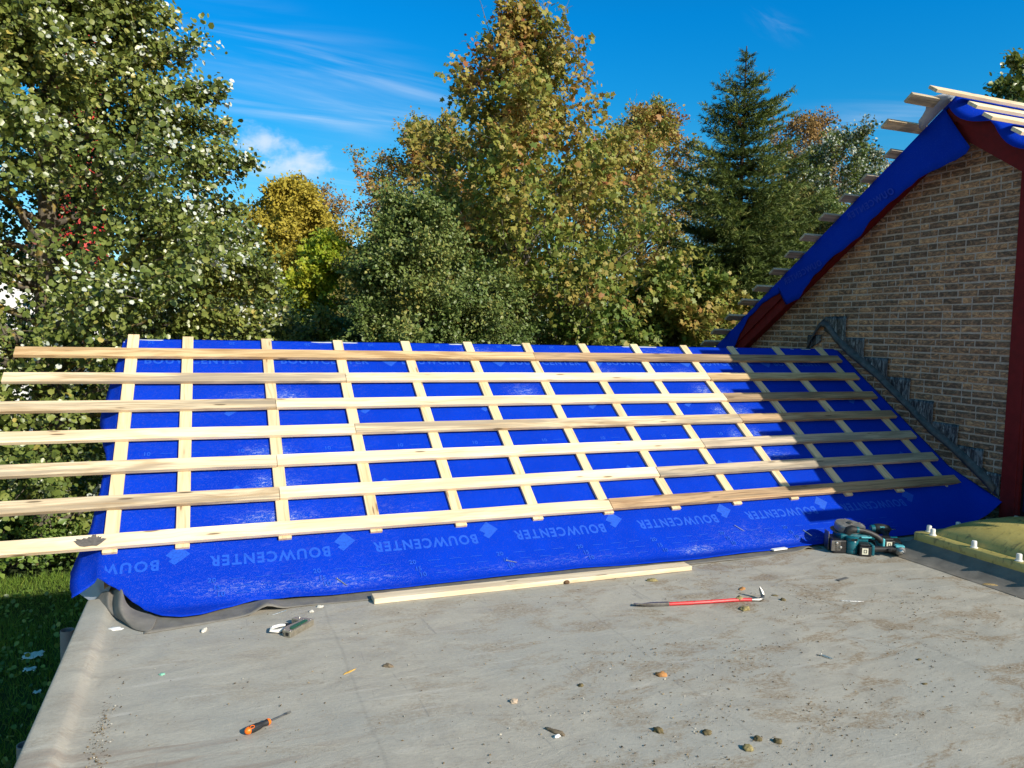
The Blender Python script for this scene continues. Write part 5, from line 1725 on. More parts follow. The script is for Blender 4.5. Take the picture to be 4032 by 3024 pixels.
def circular_saw():
    x, y = 4.742, 4.426
    root = empty('circular_saw', (x, y, 0), 'teal and black cordless circular saw standing on the deck by the blue sheet', 'circular saw')
    F = tframe(x, y)
    # base plate seen on edge at the left
    mb = MB(); mb.box((-0.268, -0.02, 0.005), (-0.260, 0.06, 0.150), M=F)
    mb.box((-0.275, -0.10, 0.02), (-0.20, -0.085, 0.10), M=F)
    part(mb, 'base_plate', M_DSTEEL, root, bevel=0.003)
    mb = MB(); mb.box((-0.258, -0.10, 0.0), (-0.155, 0.10, 0.105), M=F)
    part(mb, 'motor_mount', M_BLACKP, root, bevel=0.012)
    for (a, c) in ((-0.205, 0.050), (-0.235, 0.082)):
        mb = MB(); mb.lathe([(0.010, 0), (0.010, 0.006), (0.004, 0.008)], 12, F @ Matrix.Translation((a, -0.101, c)) @ Matrix.Rotation(math.radians(90), 4, 'X'))
        part(mb, 'bolt', M_STEEL, root, 35)
    # blade guard: broad drum lying nearly flat on top
    G = F @ Matrix.Translation((-0.075, 0.06, 0.165)) @ Matrix.Rotation(math.radians(4), 4, 'Y') @ Matrix.Rotation(math.radians(8), 4, 'X')
    mb = MB(); mb.lathe([(0.05, -0.026), (0.098, -0.026), (0.108, -0.020), (0.110, -0.004), (0.110, 0.022), (0.104, 0.032), (0.085, 0.036), (0.05, 0.036)], 40, G)
    part(mb, 'blade_guard', M_GREYM, root, 30)
    mb = MB(); mb.lathe([(0.020, 0.034), (0.022, 0.045), (0.012, 0.050)], 16, G)
    part(mb, 'arbor_bolt', M_DSTEEL, root, 30)
    mb = MB(); mb.lathe([(0.012, -0.001), (0.104, -0.0012), (0.104, 0.0012), (0.012, 0.001)], 48, G @ Matrix.Translation((-0.03, 0.01, -0.034)))
    part(mb, 'blade', M_STEEL, root)
    mb = MB()
    for k in range(6):
        mb.box((0.088, -0.006 + 0.0, -0.02), (0.114, 0.006, 0.034), M=G @ Matrix.Rotation(math.radians(-40 + k * 13), 4, 'Z'))
    part(mb, 'guard_rib', M_GREYM, root, bevel=0.002)
    # teal gear housing under the guard and the upright motor can
    mb = MB(); mb.box((-0.19, -0.06, 0.075), (0.03, 0.10, 0.142), M=F)
    part(mb, 'gear_housing', M_TEAL, root, bevel=0.016)
    K = F @ Matrix.Translation((-0.112, -0.080, 0.0))
    mb = MB(); mb.lathe([(0.030, 0.004), (0.042, 0.004), (0.047, 0.012), (0.047, 0.030), (0.045, 0.034), (0.048, 0.038), (0.048, 0.098), (0.044, 0.104), (0.046, 0.110), (0.046, 0.128), (0.036, 0.134)], 28, K)
    part(mb, 'motor', M_TEAL, root, 35)
    mb = MB()
    for k in range(5): mb.box((-0.018 + k * 0.009, -0.0495, 0.108), (-0.014 + k * 0.009, -0.040, 0.126), M=K)
    part(mb, 'vent', M_BLACKP, root)
    # handle: fat knob at the left then an arching grip to the battery
    mb = MB()
    pts = [(-0.128, -0.03, 0.140), (-0.118, -0.035, 0.168), (-0.095, -0.04, 0.178), (-0.060, -0.045, 0.176), (-0.01, -0.05, 0.170), (0.04, -0.055, 0.155), (0.085, -0.06, 0.133), (0.118, -0.06, 0.108), (0.130, -0.06, 0.090)]
    mb.tube([F @ Vector(p) for p in pts], [0.030, 0.034, 0.032, 0.022, 0.020, 0.020, 0.021, 0.023, 0.024], 14)
    part(mb, 'handle', M_BLACKR, root, 60)
    mb = MB(); mb.tube([F @ Vector((-0.066, -0.045, 0.176)), F @ Vector((-0.048, -0.046, 0.1755))], [0.0255, 0.0245], 14)
    part(mb, 'handle_ring', M_TEAL, root, 40)
    mb = MB(); mb.tube([F @ Vector((-0.08, 0.0, 0.185)), F @ Vector((-0.02, 0.0, 0.182)), F @ Vector((0.03, 0.0, 0.165))], [0.006, 0.006, 0.006], 8)
    part(mb, 'guard_lever', M_STEEL, root, 40)
    mb = MB(); mb.box((-0.075, -0.01, 0.10), (0.12, 0.06, 0.135), M=F @ Matrix.Rotation(math.radians(9), 4, 'Y'))
    part(mb, 'rear_body', M_TEAL, root, bevel=0.014)
    mb = MB(); mb.box((-0.035, -0.075, 0.117), (0.045, -0.020, 0.128), M=F)
    part(mb, 'name_plate', M_TEALL, root, bevel=0.004)
    mb = MB(); mb.box((0.128, -0.085, 0.048), (0.146, 0.035, 0.118), M=F)
    part(mb, 'battery_seat', M_TEALL, root, bevel=0.006)
    battery(root, F @ Matrix.Translation((0.182, -0.025, 0.040)), 0.080, 0.115, 0.064)
    mb = MB(); mb.box((-0.15, 0.0, 0.0), (0.12, 0.09, 0.07), M=F)
    part(mb, 'lower_guard', M_BLACKP, root, bevel=0.02)


def drill(name, label, F, loc, nose_len, chuck_mat, dark_nose):
    root = empty(name, loc, label, 'drill')
    # battery, foot, grip, head with nose and chuck; local a along grip from battery to head, b to the nose
    battery(root, F @ Matrix.Translation((-0.135, 0.0, 0.0)) @ Matrix.Rotation(math.radians(0), 4, 'Z'), 0.078, 0.10, 0.066)
    mb = MB(); mb.box((-0.095, -0.048, 0.004), (-0.074, 0.048, 0.078), M=F)
    part(mb, 'battery_seat', M_TEAL, root, bevel=0.008)
    mb = MB()
    mb.tube([F @ Vector(p) for p in ((-0.078, 0.0, 0.042), (-0.045, -0.002, 0.043), (0.0, 0.0, 0.046), (0.045, 0.004, 0.048), (0.075, 0.004, 0.048))], [0.026, 0.021, 0.020, 0.021, 0.026], 14)
    part(mb, 'grip', M_BLACKR, root, 60)
    mb = MB(); mb.box((0.018, -0.034, 0.038), (0.044, -0.016, 0.056), M=F)
    part(mb, 'trigger', M_BLACKP, root, bevel=0.005)
    H = F @ Matrix.Translation((0.105, 0.03, 0.044)) @ Matrix.Rotation(math.radians(90), 4, 'X')
    mb = MB(); mb.lathe([(0.022, -0.055), (0.032, -0.048), (0.035, -0.01), (0.035, 0.012)], 22, H)
    part(mb, 'head', M_TEAL, root, 35)
    mb = MB(); mb.lathe([(0.0345, 0.012), (0.036, 0.018), (0.034, 0.040), (0.026, 0.054 + nose_len * 0.3), (0.019, 0.064 + nose_len)] if not dark_nose else [(0.034, -0.02), (0.043, -0.005), (0.044, 0.03), (0.039, 0.07), (0.032, 0.10), (0.018, 0.064 + nose_len)], 22, H)
    part(mb, 'nose', M_BLACKR if dark_nose else M_GREYM, root, 35)
    mb = MB(); mb.lathe([(0.017, 0.062 + nose_len), (0.018, 0.070 + nose_len), (0.012, 0.080 + nose_len), (0.006, 0.082 + nose_len)], 18, H)
    part(mb, 'chuck', chuck_mat, root, 35)
    mb = MB(); mb.lathe([(0.0035, 0.078 + nose_len), (0.0035, 0.115 + nose_len), (0.001, 0.122 + nose_len)], 8, H)
    part(mb, 'bit', M_STEEL, root, 35)
    mb = MB(); mb.box((0.072, -0.020, 0.066), (0.130, 0.020, 0.0795), M=F)
    part(mb, 'top_strip', M_TEALL, root, bevel=0.004)
    return root


circular_saw()
drill('impact_driver', 'teal and black impact driver lying in front of the circular saw, chuck towards the viewer', tframe(4.80, 4.262, 0.002, -8) @ Matrix.Scale(1.1, 4) , (4.80, 4.262, 0), 0.0, M_STEEL, False)
Fd = tframe(5.075, 4.50, 0.035, 90) @ Matrix.Rotation(math.radians(-14), 4, 'Y')
drill('cordless_drill', 'teal drill with a black cone nose lying behind the circular saw, pointing away', Fd, (5.10, 4.52, 0), 0.04, M_BLACKP, True)


# crowbar
def crowbar():
    pts = [(2.400, 3.925, 0.014), (2.44, 3.908, 0.010), (2.50, 3.893, 0.011), (2.607, 3.866, 0.012), (2.737, 3.838, 0.013), (2.879, 3.815, 0.013), (3.02, 3.796, 0.013), (3.10, 3.781, 0.013), (3.15, 3.766, 0.012), (3.195, 3.752, 0.012), (3.225, 3.755, 0.016), (3.240, 3.770, 0.026), (3.243, 3.782, 0.042), (3.238, 3.790, 0.062), (3.230, 3.793, 0.078)]
    root = empty('crowbar', (2.85, 3.82, 0), 'red crowbar with a bare claw turned up, lying on the grey roof', 'crowbar')
    P = [Vector(p) for p in pts]
    mb = MB(); mb.tube(P[3:9], [0.0112, 0.0115, 0.0115, 0.0115, 0.0115, 0.011], 8)
    part(mb, 'shaft', M_REDP, root, 30)
    mb = MB(); mb.tube(P[8:12], [0.0112, 0.0115, 0.012, 0.013], 8); mb.tube(P[11:15], [0.014, 0.015, 0.0135, 0.004], 8, flat=0.55)
    part(mb, 'claw', M_DSTEEL, root, 40)
    # spread flat chisel end
    mb = MB()
    d = (P[0] - P[3]).normalized(); s = Vector((-d.y, d.x, 0))
    sec = [(P[3], 0.011, 0.011), (P[2], 0.0115, 0.010), (P[1], 0.017, 0.0065), (P[0], 0.025, 0.0022)]
    vs, fs = [], []
    for c, w, h in sec:
        c = Vector((c.x, c.y, 0.0125 if c is not P[0] else 0.016))
        tilt = Vector((0, 0, 0.006)) if w > 0.016 else Vector((0, 0, 0))
        vs += [c - s * w - Vector((0, 0, h)) - tilt, c + s * w - Vector((0, 0, h)) + tilt, c + s * w + Vector((0, 0, h)) + tilt, c - s * w + Vector((0, 0, h)) - tilt]
    for i in range(3):
        for k in range(4): fs.append((i * 4 + k, i * 4 + (k + 1) % 4, i * 4 + 4 + (k + 1) % 4, i * 4 + 4 + k))
    fs += [(0, 3, 2, 1), (12, 13, 14, 15)]
    mb.add(vs, fs)
    part(mb, 'chisel_end', M_DSTEEL, root, 30, bevel=0.001)


crowbar()


def screwdriver():
    a, b = Vector((0.128, 3.150, 0.017)), Vector((0.318, 3.278, 0.007))
    root = empty('screwdriver', (0.2, 3.2, 0), 'flat screwdriver with a black and orange handle lying on the grey roof', 'screwdriver')
    d = (b - a).normalized()
    M = Matrix.Translation(a) @ rot_to(d)
    mb = MB(); mb.lathe([(0.0135, 0.012), (0.0155, 0.020), (0.0165, 0.034), (0.0155, 0.055), (0.0125, 0.074), (0.0105, 0.083), (0.0125, 0.096), (0.0135, 0.106)], 22, M)
    part(mb, 'handle', M_BLACKR, root, 40)
    mb = MB(); mb.lathe([(0.004, -0.004), (0.010, 0.0), (0.0145, 0.008), (0.0150, 0.016)], 20, M)
    part(mb, 'butt', M_ORANGE, root, 60)
    mb = MB(); mb.lathe([(0.0138, 0.104), (0.0142, 0.110), (0.0120, 0.116), (0.006, 0.118)], 20, M)
    part(mb, 'collar', M_ORANGE, root, 40)
    mb = MB()
    up = Vector((0, 0, 1)); sd = d.cross(up).normalized()
    c0 = a + d * 0.024 + up * 0.0135 + sd * (-0.0 ) + (-sd if sd.dot(DD) > 0 else sd) * 0.009
    out = (c0 - (a + d * 0.024)).normalized(); tn = d.cross(out).normalized()
    ringp = [c0 + out * 0.0008 + d * (0.0105 * math.cos(q)) + tn * (0.0062 * math.sin(q)) for q in np.linspace(0, 2 * math.pi, 18)]
    mb.tube(ringp, 0.0014, 6, cap=False)
    part(mb, 'ring_mark', M_ORANGE, root, 60)
    mb = MB(); mb.lathe([(0.0036, 0.115), (0.0036, 0.205), (0.0030, 0.208)], 12, M)
    mb.box((-0.0048, -0.0012, 0.203), (0.0048, 0.0012, 0.228), M=M @ Matrix.Rotation(math.radians(70), 4, 'Z'))
    part(mb, 'shank', M_DSTEEL, root, 35)
    mb = MB()
    for k in range(9):
        q = 2 * math.pi * k / 9
        e = [M @ Vector((rad * math.cos(q), rad * math.sin(q), h)) for rad, h in ((0.0162, 0.030), (0.0158, 0.050), (0.0128, 0.072))]
        mb.tube(e, 0.0011, 4)
    part(mb, 'grip_rib', M_BLACKP, root)


screwdriver()


def staple_gun():
    A = Vector((0.392, 4.087, 0)); B = Vector((0.532, 4.232, 0))
    d = (B - A).normalized(); s = Vector((-d.y, d.x, 0)); L = (B - A).length
    root = empty('staple_gun', (0.45, 4.17, 0), 'metal staple gun with a green grip and a long white lever', 'staple gun')
    M = Matrix(((d.x, s.x, 0, A.x), (d.y, s.y, 0, A.y), (0, 0, 1, 0.003), (0, 0, 0, 1)))
    W = 0.062
    mb = MB()
    poly = [(0, 0), (L, 0), (L + 0.004, 0.020), (L - 0.012, 0.115), (L - 0.045, 0.118), (L - 0.048, 0.060), (0.055, W + 0.012), (0.012, W), (0, W - 0.02)]
    mb.prism(poly, M, 0.034)
    part(mb, 'body', M_BODY, root, bevel=0.003)
    mb = MB(); mb.prism([(0.035, 0.013), (0.165, 0.014), (0.172, 0.024), (0.160, 0.040), (0.052, 0.044), (0.032, 0.030)], M @ Matrix.Translation((0, 0, 0.0345)), 0.0045)
    part(mb, 'grip', M_GREENG, root, bevel=0.003)
    mb = MB(); mb.box((-0.0015, 0.012, 0.008), (0.001, 0.032, 0.026), M=M); mb.box((-0.0015, 0.042, 0.014), (0.001, 0.046, 0.019), M=M)
    part(mb, 'muzzle', M_BLACKP, root)
    for (a_, b_) in ((0.012, 0.010), (0.012, 0.048), (0.10, 0.005), (0.17, 0.05), (0.188, 0.012), (0.19, 0.09)):
        mb = MB(); mb.lathe([(0.0042, 0), (0.0038, 0.0025), (0.001, 0.003)], 10, M @ Matrix.Translation((a_, b_, 0.0343)))
        part(mb, 'rivet', M_STEEL, root, 35)
    # lever folded out to the left
    q0 = M @ Vector((0.105, 0.115, 0.016)); q1 = Vector((0.307, 4.215, 0.022)); q2 = Vector((0.300, 4.180, 0.020))
    mb = MB(); mb.tube([q0, q0.lerp(q1, 0.5) + Vector((0, 0, 0.004)), q1], [0.007, 0.009, 0.010], 10)
    mb.tube([q1, q2, Vector((0.335, 4.178, 0.014)), M @ Vector((0.09, 0.085, 0.012))], [0.010, 0.011, 0.014, 0.010], 10, flat=0.6)
    part(mb, 'lever', M_WHITEP, root, 50)
    mb = MB(); mb.tube([q0 + Vector((-0.012, 0.004, 0)), M @ Vector((0.12, 0.085, 0.016))], [0.009, 0.010], 10)
    part(mb, 'pivot', M_BLACKP, root, 40)


staple_gun()

# loose plank with a notch
pc = Vector(((0.913 + 3.155) / 2, (4.4395 + 4.400) / 2 + 0.058, 0.018))
ang = math.atan2(4.400 - 4.4395, 3.155 - 0.913)
M = Matrix.Translation(pc) @ Matrix.Rotation(ang, 4, 'Z')
pk = stick('loose_plank', (2.242, 0.105, 0.032), M, M_FRESH, seed=77, bevel=0.003)
tag(pk, 'loose fresh plank lying on the grey roof along the foot of the blue slope', 'plank')
mb = MB()
mb.lathe([(0.004, 0.0), (0.016, 0.001), (0.022, 0.004), (0.014, 0.008), (0.004, 0.010)], 10, Matrix.Translation((0.148, -0.0525, -0.004)) @ Matrix.Rotation(math.radians(90), 4, 'X') @ Matrix.Scale(0.7, 4, (0, 1, 0)))
k = mb.build('knot', simple_mat('dark_knot', (0.10, 0.055, 0.025), 0.8, 0, 0.3, 80), smooth=True); k.parent = pk


# ------------------------------------------------------------------ small leavings on the flat roof
M_MOSS = simple_mat('dry_moss', (0.26, 0.215, 0.10), 0.95, 0, 0.45, 70, 0.6, 0.1)
M_MOSSD = simple_mat('dark_moss', (0.13, 0.105, 0.055), 0.95, 0, 0.4, 70, 0.6, 0.1)
M_CHIP = simple_mat('orange_bark', (0.36, 0.17, 0.055), 0.8, 0, 0.3, 60, 0.4)
M_BARKC = simple_mat('grey_bark_chip', (0.15, 0.115, 0.075), 0.9, 0, 0.4, 60, 0.5)
M_STONE = simple_mat('pale_crumb', (0.55, 0.52, 0.45), 0.9, 0, 0.12, 60, 0.4)
M_PAPER = simple_mat('white_scrap', (0.70, 0.71, 0.70), 0.6, 0, 0.06, 40)
M_ZINC = simple_mat('zinc_screw', (0.62, 0.62, 0.60), 0.3, 0.9, 0.08, 90, 0.05)


def clump(name, x, y, size, mat, label, cat, seed, flat=0.5, stretch=(1, 1), yaw=0.0, z=0.0):
    size *= 0.84 if 'moss' in name else 1.0
    bm = bmesh.new(); bmesh.ops.create_icosphere(bm, subdivisions=3, radius=1.0)
    for v in bm.verts:
        p = v.co.copy()
        f = 1 + 0.40 * mnoise.noise(p * 1.6 + Vector((seed, seed, 0))) + 0.26 * mnoise.noise(p * 4.5 + Vector((0, seed, seed)))
        v.co = Vector((p.x * f * size * stretch[0], p.y * f * size * stretch[1], max(-0.12, p.z * f) * size * flat))
    me = bpy.data.meshes.new(name); bm.to_mesh(me); bm.free()
    me.polygons.foreach_set('use_smooth', [True] * len(me.polygons))
    o = link_mesh(name, me, mat)
    o.location = (x, y, z + size * flat * 0.10); o.rotation_euler = (0, 0, yaw)
    return tag(o, label, cat)


clump('moss_clump', 3.075, 3.790, 0.030, M_MOSS, 'round dry moss clump resting on the crowbar', 'moss', 1, 0.75, (0.9, 0.7), z=0.016)
clump('moss_clump', 3.021, 3.668, 0.040, M_MOSS, 'dry moss clump lying just in front of the crowbar', 'moss', 2, 0.45, (1.1, 0.8), 0.4)
clump('moss_clump', 2.763, 4.305, 0.038, M_MOSS, 'moss clump between the loose plank and the crowbar', 'moss', 3, 0.5, (1.15, 0.6), -0.3)
clump('moss_clump', 3.361, 3.800, 0.022, M_MOSSD, 'thin dark moss flake right of the crowbar claw', 'moss', 4, 0.4, (1.3, 0.6), -0.5)
clump('moss_clump', 3.353, 3.716, 0.022, M_MOSSD, 'small dark moss crumb pile beyond the crowbar claw', 'moss', 5, 0.8)
clump('moss_clump', 1.739, 2.622, 0.026, M_MOSSD, 'dark moss clump nearest the bark stick, on its house side', 'moss', 6, 0.7, (0.8, 1.0), 0.5)
clump('moss_clump', 1.923, 2.540, 0.022, M_MOSSD, 'dark moss lump among the brown dust in the foreground', 'moss', 7, 0.7)
clump('moss_clump', 2.094, 2.428, 0.019, M_MOSSD, 'small dark moss lump, first of the foreground row', 'moss', 8, 0.8)
clump('moss_clump', 2.160, 2.385, 0.020, M_MOSSD, 'small dark moss lump, second of the foreground row', 'moss', 9, 0.8)
clump('moss_clump', 2.008, 2.383, 0.025, M_MOSS, 'brownish moss lump at the near edge of the roof', 'moss', 10, 0.7)
clump('moss_clump', 1.615, 3.095, 0.016, M_MOSSD, 'black moss crumb in the middle of the roof', 'moss', 11, 0.7)
clump('bark_chip', 3.243, 3.974, 0.026, M_CHIP, 'orange bark chip behind the crowbar claw', 'bark chip', 12, 0.4, (1.3, 0.6), 0.6)
clump('bark_chip', 2.039, 3.063, 0.024, M_CHIP, 'tan cork like bark chip in the middle of the roof', 'bark chip', 13, 0.7, (1.2, 0.8), -0.3)
clump('bark_stick', 1.329, 2.758, 0.028, M_BARKC, 'grey bark stick lying in the foreground dust', 'bark stick', 14, 0.35, (1.7, 0.42), -1.0)
clump('white_scrap', 1.318, 2.722, 0.013, M_PAPER, 'small white scrap touching the bark stick', 'scrap', 15, 0.7, (1.2, 0.7), 0.3)
clump('stone_crumb', 1.259, 3.055, 0.018, simple_mat('pinkish_crumb', (0.42, 0.33, 0.24), 0.9), 'pinkish stone crumb in the middle of the roof', 'stone', 16, 0.7)
clump('bark_chip', 0.807, 3.590, 0.020, M_BARKC, 'brown and white chip beside the yellow twig', 'bark chip', 17, 0.7, (1.2, 0.8), -0.5)
clump('twig', 0.619, 3.588, 0.024, simple_mat('yellow_twig', (0.50, 0.30, 0.06), 0.8, 0, 0.3, 60), 'yellow twig piece lying near the brown and white chip', 'twig', 18, 0.28, (1.6, 0.28), 0.55)
clump('shell_piece', -0.037, 4.335, 0.022, M_STONE, 'curled pale shell piece near the rubber strip', 'shell', 19, 0.8, (0.6, 1.2), -0.4)
clump('mortar_crumb', 0.601, 4.505, 0.020, M_STONE, 'pale mortar crumb by the hump in the rubber strip', 'mortar crumb', 20, 0.6, (1.0, 0.8), 0.2, 0.0)
clump('mortar_crumb', 0.545, 4.446, 0.015, M_STONE, 'smaller pale mortar crumb above the staple gun', 'mortar crumb', 21, 0.6)
clump('green_scrap', -0.217, 3.852, 0.013, simple_mat('mint_scrap', (0.20, 0.45, 0.33), 0.7), 'tiny mint green scrap on the bare roof', 'scrap', 22, 0.4)
clump('moss_tuft', 4.939, 3.50, 0.040, simple_mat('straw_moss', (0.30, 0.21, 0.09), 0.95, 0, 0.4, 90, 0.6), 'straw coloured tuft at the foot of the skylight kerb', 'moss', 23, 0.35, (1.5, 0.6), -0.7)
clump('white_scrap', -0.483, 4.52, 0.034, M_PAPER, 'flat white scrap in the shade of the rubber flap', 'scrap', 24, 0.25, (1.3, 0.6), -0.3)
clump('moss_clump', 3.204, 2.565, 0.013, M_MOSSD, 'dark crumb on the bare roof, nearest of a pair', 'moss', 25, 0.5, (1.3, 0.7))
clump('moss_clump', 3.42, 2.779, 0.013, M_MOSSD, 'dark crumb on the bare roof, farther of a pair', 'moss', 26, 0.5, (1.3, 0.7))


def fastener(name, label, a, b, r, z=0.0, head=2.0, mat=None):
    a, b = Vector((*a, z + r * 1.6)), Vector((*b, z + r * 1.3))
    root = empty(name, tuple((a + b) / 2), label, 'screw' if name == 'screw' else 'nail')
    d = (b - a); L = d.length
    M = Matrix.Translation(a) @ rot_to(d)
    mb = MB(); mb.lathe([(r, 0.002), (r * 0.9, L * 0.8), (r * 0.2, L)], 8, M); part(mb, 'shank', mat or M_ZINC, root, 40)
    mb = MB(); mb.lathe([(r * head, 0), (r * head, 0.0015), (r, 0.004)], 10, M); part(mb, 'head', mat or M_ZINC, root, 40)


fastener('screw', 'bright zinc screw standing out in the middle of the bare roof', (2.965, 2.985), (2.985, 2.925), 0.0040, head=2.3)
fastener('nail', 'long bright nail on the bare roof between crowbar and skylight', (3.70, 3.585), (3.83, 3.53), 0.0028, head=1.8)
fastener('nail', 'bright nail lying above the staple gun', (0.405, 4.50), (0.325, 4.455), 0.0028, head=1.8)


def on_sheet(name, label, x, t, L, ang, r, mat):
    p = S(x, t, -0.020 + r + 0.004)
    M = slope_frame(p) @ Matrix.Rotation(math.radians(ang), 4, 'Z') @ Matrix.Rotation(math.radians(90), 4, 'Y')
    root = empty(name, tuple(p), label, 'nail')
    mb = MB(); mb.lathe([(r, -L / 2), (r * 0.9, L * 0.35), (r * 0.2, L / 2)], 7, M); part(mb, 'shank', mat, root, 40)
    mb = MB(); mb.lathe([(r * 1.9, -L / 2 - 0.0015), (r * 1.9, -L / 2), (r, -L / 2 + 0.003)], 9, M); part(mb, 'head', mat, root, 40)


on_sheet('nail', 'pale nail on the lower blue sheet above the end of the loose plank', 0.77, 2.53, 0.085, -48, 0.0030, M_ZINC)
on_sheet('nail', 'pale nail on the lower blue sheet over the middle of the loose plank', 1.93, 2.50, 0.075, -20, 0.0028, M_ZINC)
on_sheet('nail', 'pale nail on the blue sheet below the last sunlit printed word', 3.91, 2.40, 0.085, -50, 0.0030, M_ZINC)
on_sheet('nail', 'pale nail on the blue sheet just beside the circular saw', 4.52, 2.51, 0.08, -55, 0.0032, M_ZINC)
on_sheet('nail', 'pale sliver on the shaded blue sheet above the circular saw', 5.02, 2.41, 0.05, -20, 0.0026, M_ZINC)

# folded white strip and grey tape offcut
mb = MB(); mb.box((-0.075, -0.020, 0.0), (0.075, 0.020, 0.004)); mb.box((-0.07, -0.018, 0.004), (0.078, 0.016, 0.009))
o = mb.build('paper_strip', M_PAPER, bevel=0.001); o.location = (4.10, 4.615, 0.012); o.rotation_euler = (0, 0.03, math.radians(8))
tag(o, 'folded white strip at the lower edge of the blue sheet', 'strip')
mb = MB(); mb.box((-0.055, -0.014, 0.0), (0.055, 0.014, 0.004))
o = mb.build('tape_offcut', simple_mat('grey_tape', (0.11, 0.11, 0.105), 0.6), bevel=0.001); o.location = (4.047, 3.919, 0.002); o.rotation_euler = (0, 0, math.radians(12))
tag(o, 'short dark grey tape offcut on the roof near the tools', 'tape')

# grit: crumbs nobody would count
rr_ = np.random.default_rng(77)
n = 5600
gx = rr_.uniform(-0.45, 6.0, n); gy = rr_.uniform(1.9, 4.5, n)
pos = np.stack([gx, gy], 1)
cl = np.array([[2.2, 2.75], [2.9, 2.5], [2.6, 3.1], [3.6, 2.9], [1.8, 2.45], [4.1, 3.4], [2.5, 2.35], [1.5, 2.9], [-0.40, 3.0], [-0.42, 3.4], [3.3, 3.65], [2.0, 3.3]])
k = rr_.integers(0, len(cl), n); w = rr_.uniform(0, 1, n) < 0.62
pos[w] = cl[k[w]] + rr_.normal(0, 1, (w.sum(), 2)) * np.array([0.26, 0.13])
pos[k >= 8] = np.where((k[k >= 8] < 10)[:, None] & w[k >= 8][:, None], cl[k[k >= 8]] + rr_.normal(0, 1, ((k >= 8).sum(), 2)) * np.array([0.02, 0.16]), pos[k >= 8])
ok = (pos[:, 0] > -0.46) & (pos[:, 1] < 4.5) & (pos[:, 1] > 1.8) & ~((pos[:, 0] > 4.9) & (pos[:, 1] < 4.45))
pos = pos[ok]; n = len(pos)
dv = np.array([[1, 0, -.3], [-1, 0, -.3], [0, 1, -.3], [0, -1, -.3], [0, 0, 1.0]])
sz = 0.0011 + 0.0034 * rr_.uniform(0, 1, n) ** 4
an = rr_.uniform(0, 6.28, n)
ca_, sa_ = np.cos(an), np.sin(an)
st = np.stack([rr_.uniform(0.8, 2.2, n), rr_.uniform(0.6, 1.1, n), rr_.uniform(0.5, 1.1, n)], 1) * sz[:, None]
lv = dv[None] * st[:, None, :]
V = np.stack([lv[..., 0] * ca_[:, None] - lv[..., 1] * sa_[:, None] + pos[:, 0:1], lv[..., 0] * sa_[:, None] + lv[..., 1] * ca_[:, None] + pos[:, 1:2], lv[..., 2] + (st[:, 2:3] * 0.35 + 0.003)], -1).reshape(-1, 3)
tri = np.array([[0, 2, 4], [2, 1, 4], [1, 3, 4], [3, 0, 4]])
F = (np.arange(n)[:, None, None] * 5 + tri[None]).reshape(-1, 3)
me = bpy.data.meshes.new('debris'); me.from_pydata(V.tolist(), [], F.tolist())
a = me.attributes.new('tint', 'FLOAT', 'FACE')
pale = rr_.uniform(0, 1, n)
a.data.foreach_set('value', np.repeat(pale.astype(np.float32), 4))
m, t, o = new_mat('grit')
col = t.ramp(t.add('ShaderNodeAttribute', attribute_name='tint').outputs['Fac'], [(0, (0.075, 0.056, 0.034)), (0.35, (0.16, 0.115, 0.062)), (0.70, (0.26, 0.20, 0.11)), (0.88, (0.45, 0.42, 0.35)), (1, (0.62, 0.59, 0.50))], 'CONSTANT')
pbsdf(t, o, col, 0.95, 0, None, 0.1)
o = link_mesh('debris', me, m)
tag(o, 'moss crumbs and grit strewn over the grey flat roof', 'grit', kind='stuff')


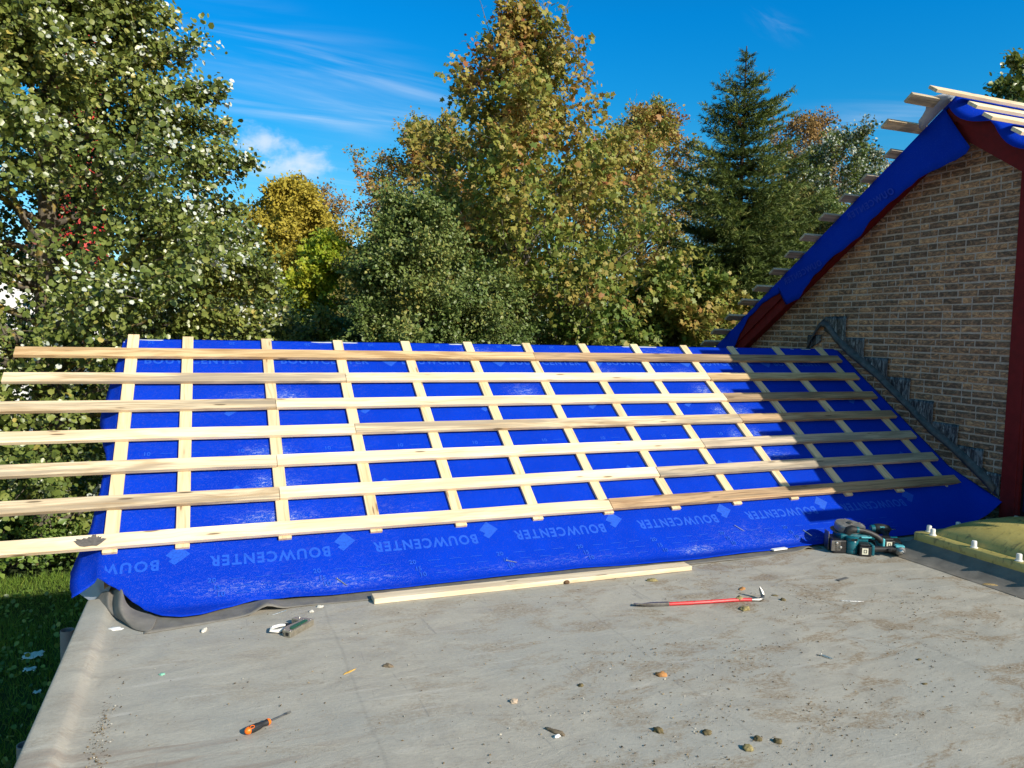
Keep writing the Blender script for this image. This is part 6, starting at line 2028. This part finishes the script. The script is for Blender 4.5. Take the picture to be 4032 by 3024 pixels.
# ------------------------------------------------------------------ grey drain pipes at the roof edge and scraps on the lawn
M_PVC = simple_mat('grey_pvc', (0.20, 0.215, 0.24), 0.5, 0, 0.12, 10)


def pipe(x, y, ztop, label):
    root = empty('drain_pipe', (x, y, GZ), label, 'pipe')
    T = Matrix.Translation((x, y, 0))
    mb = MB(); mb.lathe([(0.034, ztop - 0.03), (0.036, ztop), (0.040, ztop), (0.040, GZ)], 18, T); part(mb, 'tube', M_PVC, root, 40)
    mb = MB(); mb.lathe([(0.0405, ztop - 0.36), (0.045, ztop - 0.36), (0.045, ztop - 0.28), (0.0405, ztop - 0.28)], 18, T); part(mb, 'joint', M_PVC, root, 40)
    mb = MB(); mb.lathe([(0.040, ztop - 0.62), (0.0465, ztop - 0.62), (0.0465, ztop - 0.52), (0.040, ztop - 0.52)], 18, T); part(mb, 'joint', M_PVC, root, 40)
    mb = MB(); mb.tube([(x + 0.03, y, ztop - 0.24), (x + 0.10, y + 0.01, ztop - 0.23), (x + 0.28, y + 0.02, ztop - 0.25)], [0.03, 0.034, 0.03], 12); part(mb, 'bracket', M_WHITEP, root, 40)


pipe(-0.83, 5.28, -0.25, 'grey plastic drain pipe just outside the roof edge, by the torn corner')
pipe(-0.80, 3.98, -0.302, 'grey plastic drain pipe at the near roof edge, barely showing')


def scrap(x, y, s, label, seed):
    q = np.random.default_rng(seed); k = 13
    rows = []
    for i in range(7):
        rows.append([(x + s * (a / 6 - 0.5) * (1 + 0.15 * math.sin(i * 2 + seed)), y + s * 0.9 * (i / 6 - 0.5) + 0.02 * math.sin(a * 1.7), GZ + 0.085 + 0.05 * s * 4 * abs(mnoise.noise((a * 0.5 + seed, i * 0.5, 1)))) for a in range(7)])
    mb = MB(); mb.grid(rows)
    o = mb.build('plastic_scrap', M_PAPER, smooth=True, solid=0.002)
    tag(o, label, 'plastic scrap')


scrap(-1.97, 10.25, 0.20, 'larger white plastic scrap on the shaded lawn', 3)
scrap(-1.93, 9.85, 0.12, 'middling white plastic scrap below the larger one on the lawn', 5)
scrap(-1.74, 9.20, 0.07, 'tiny white plastic scrap on the lawn nearest the viewer', 8)
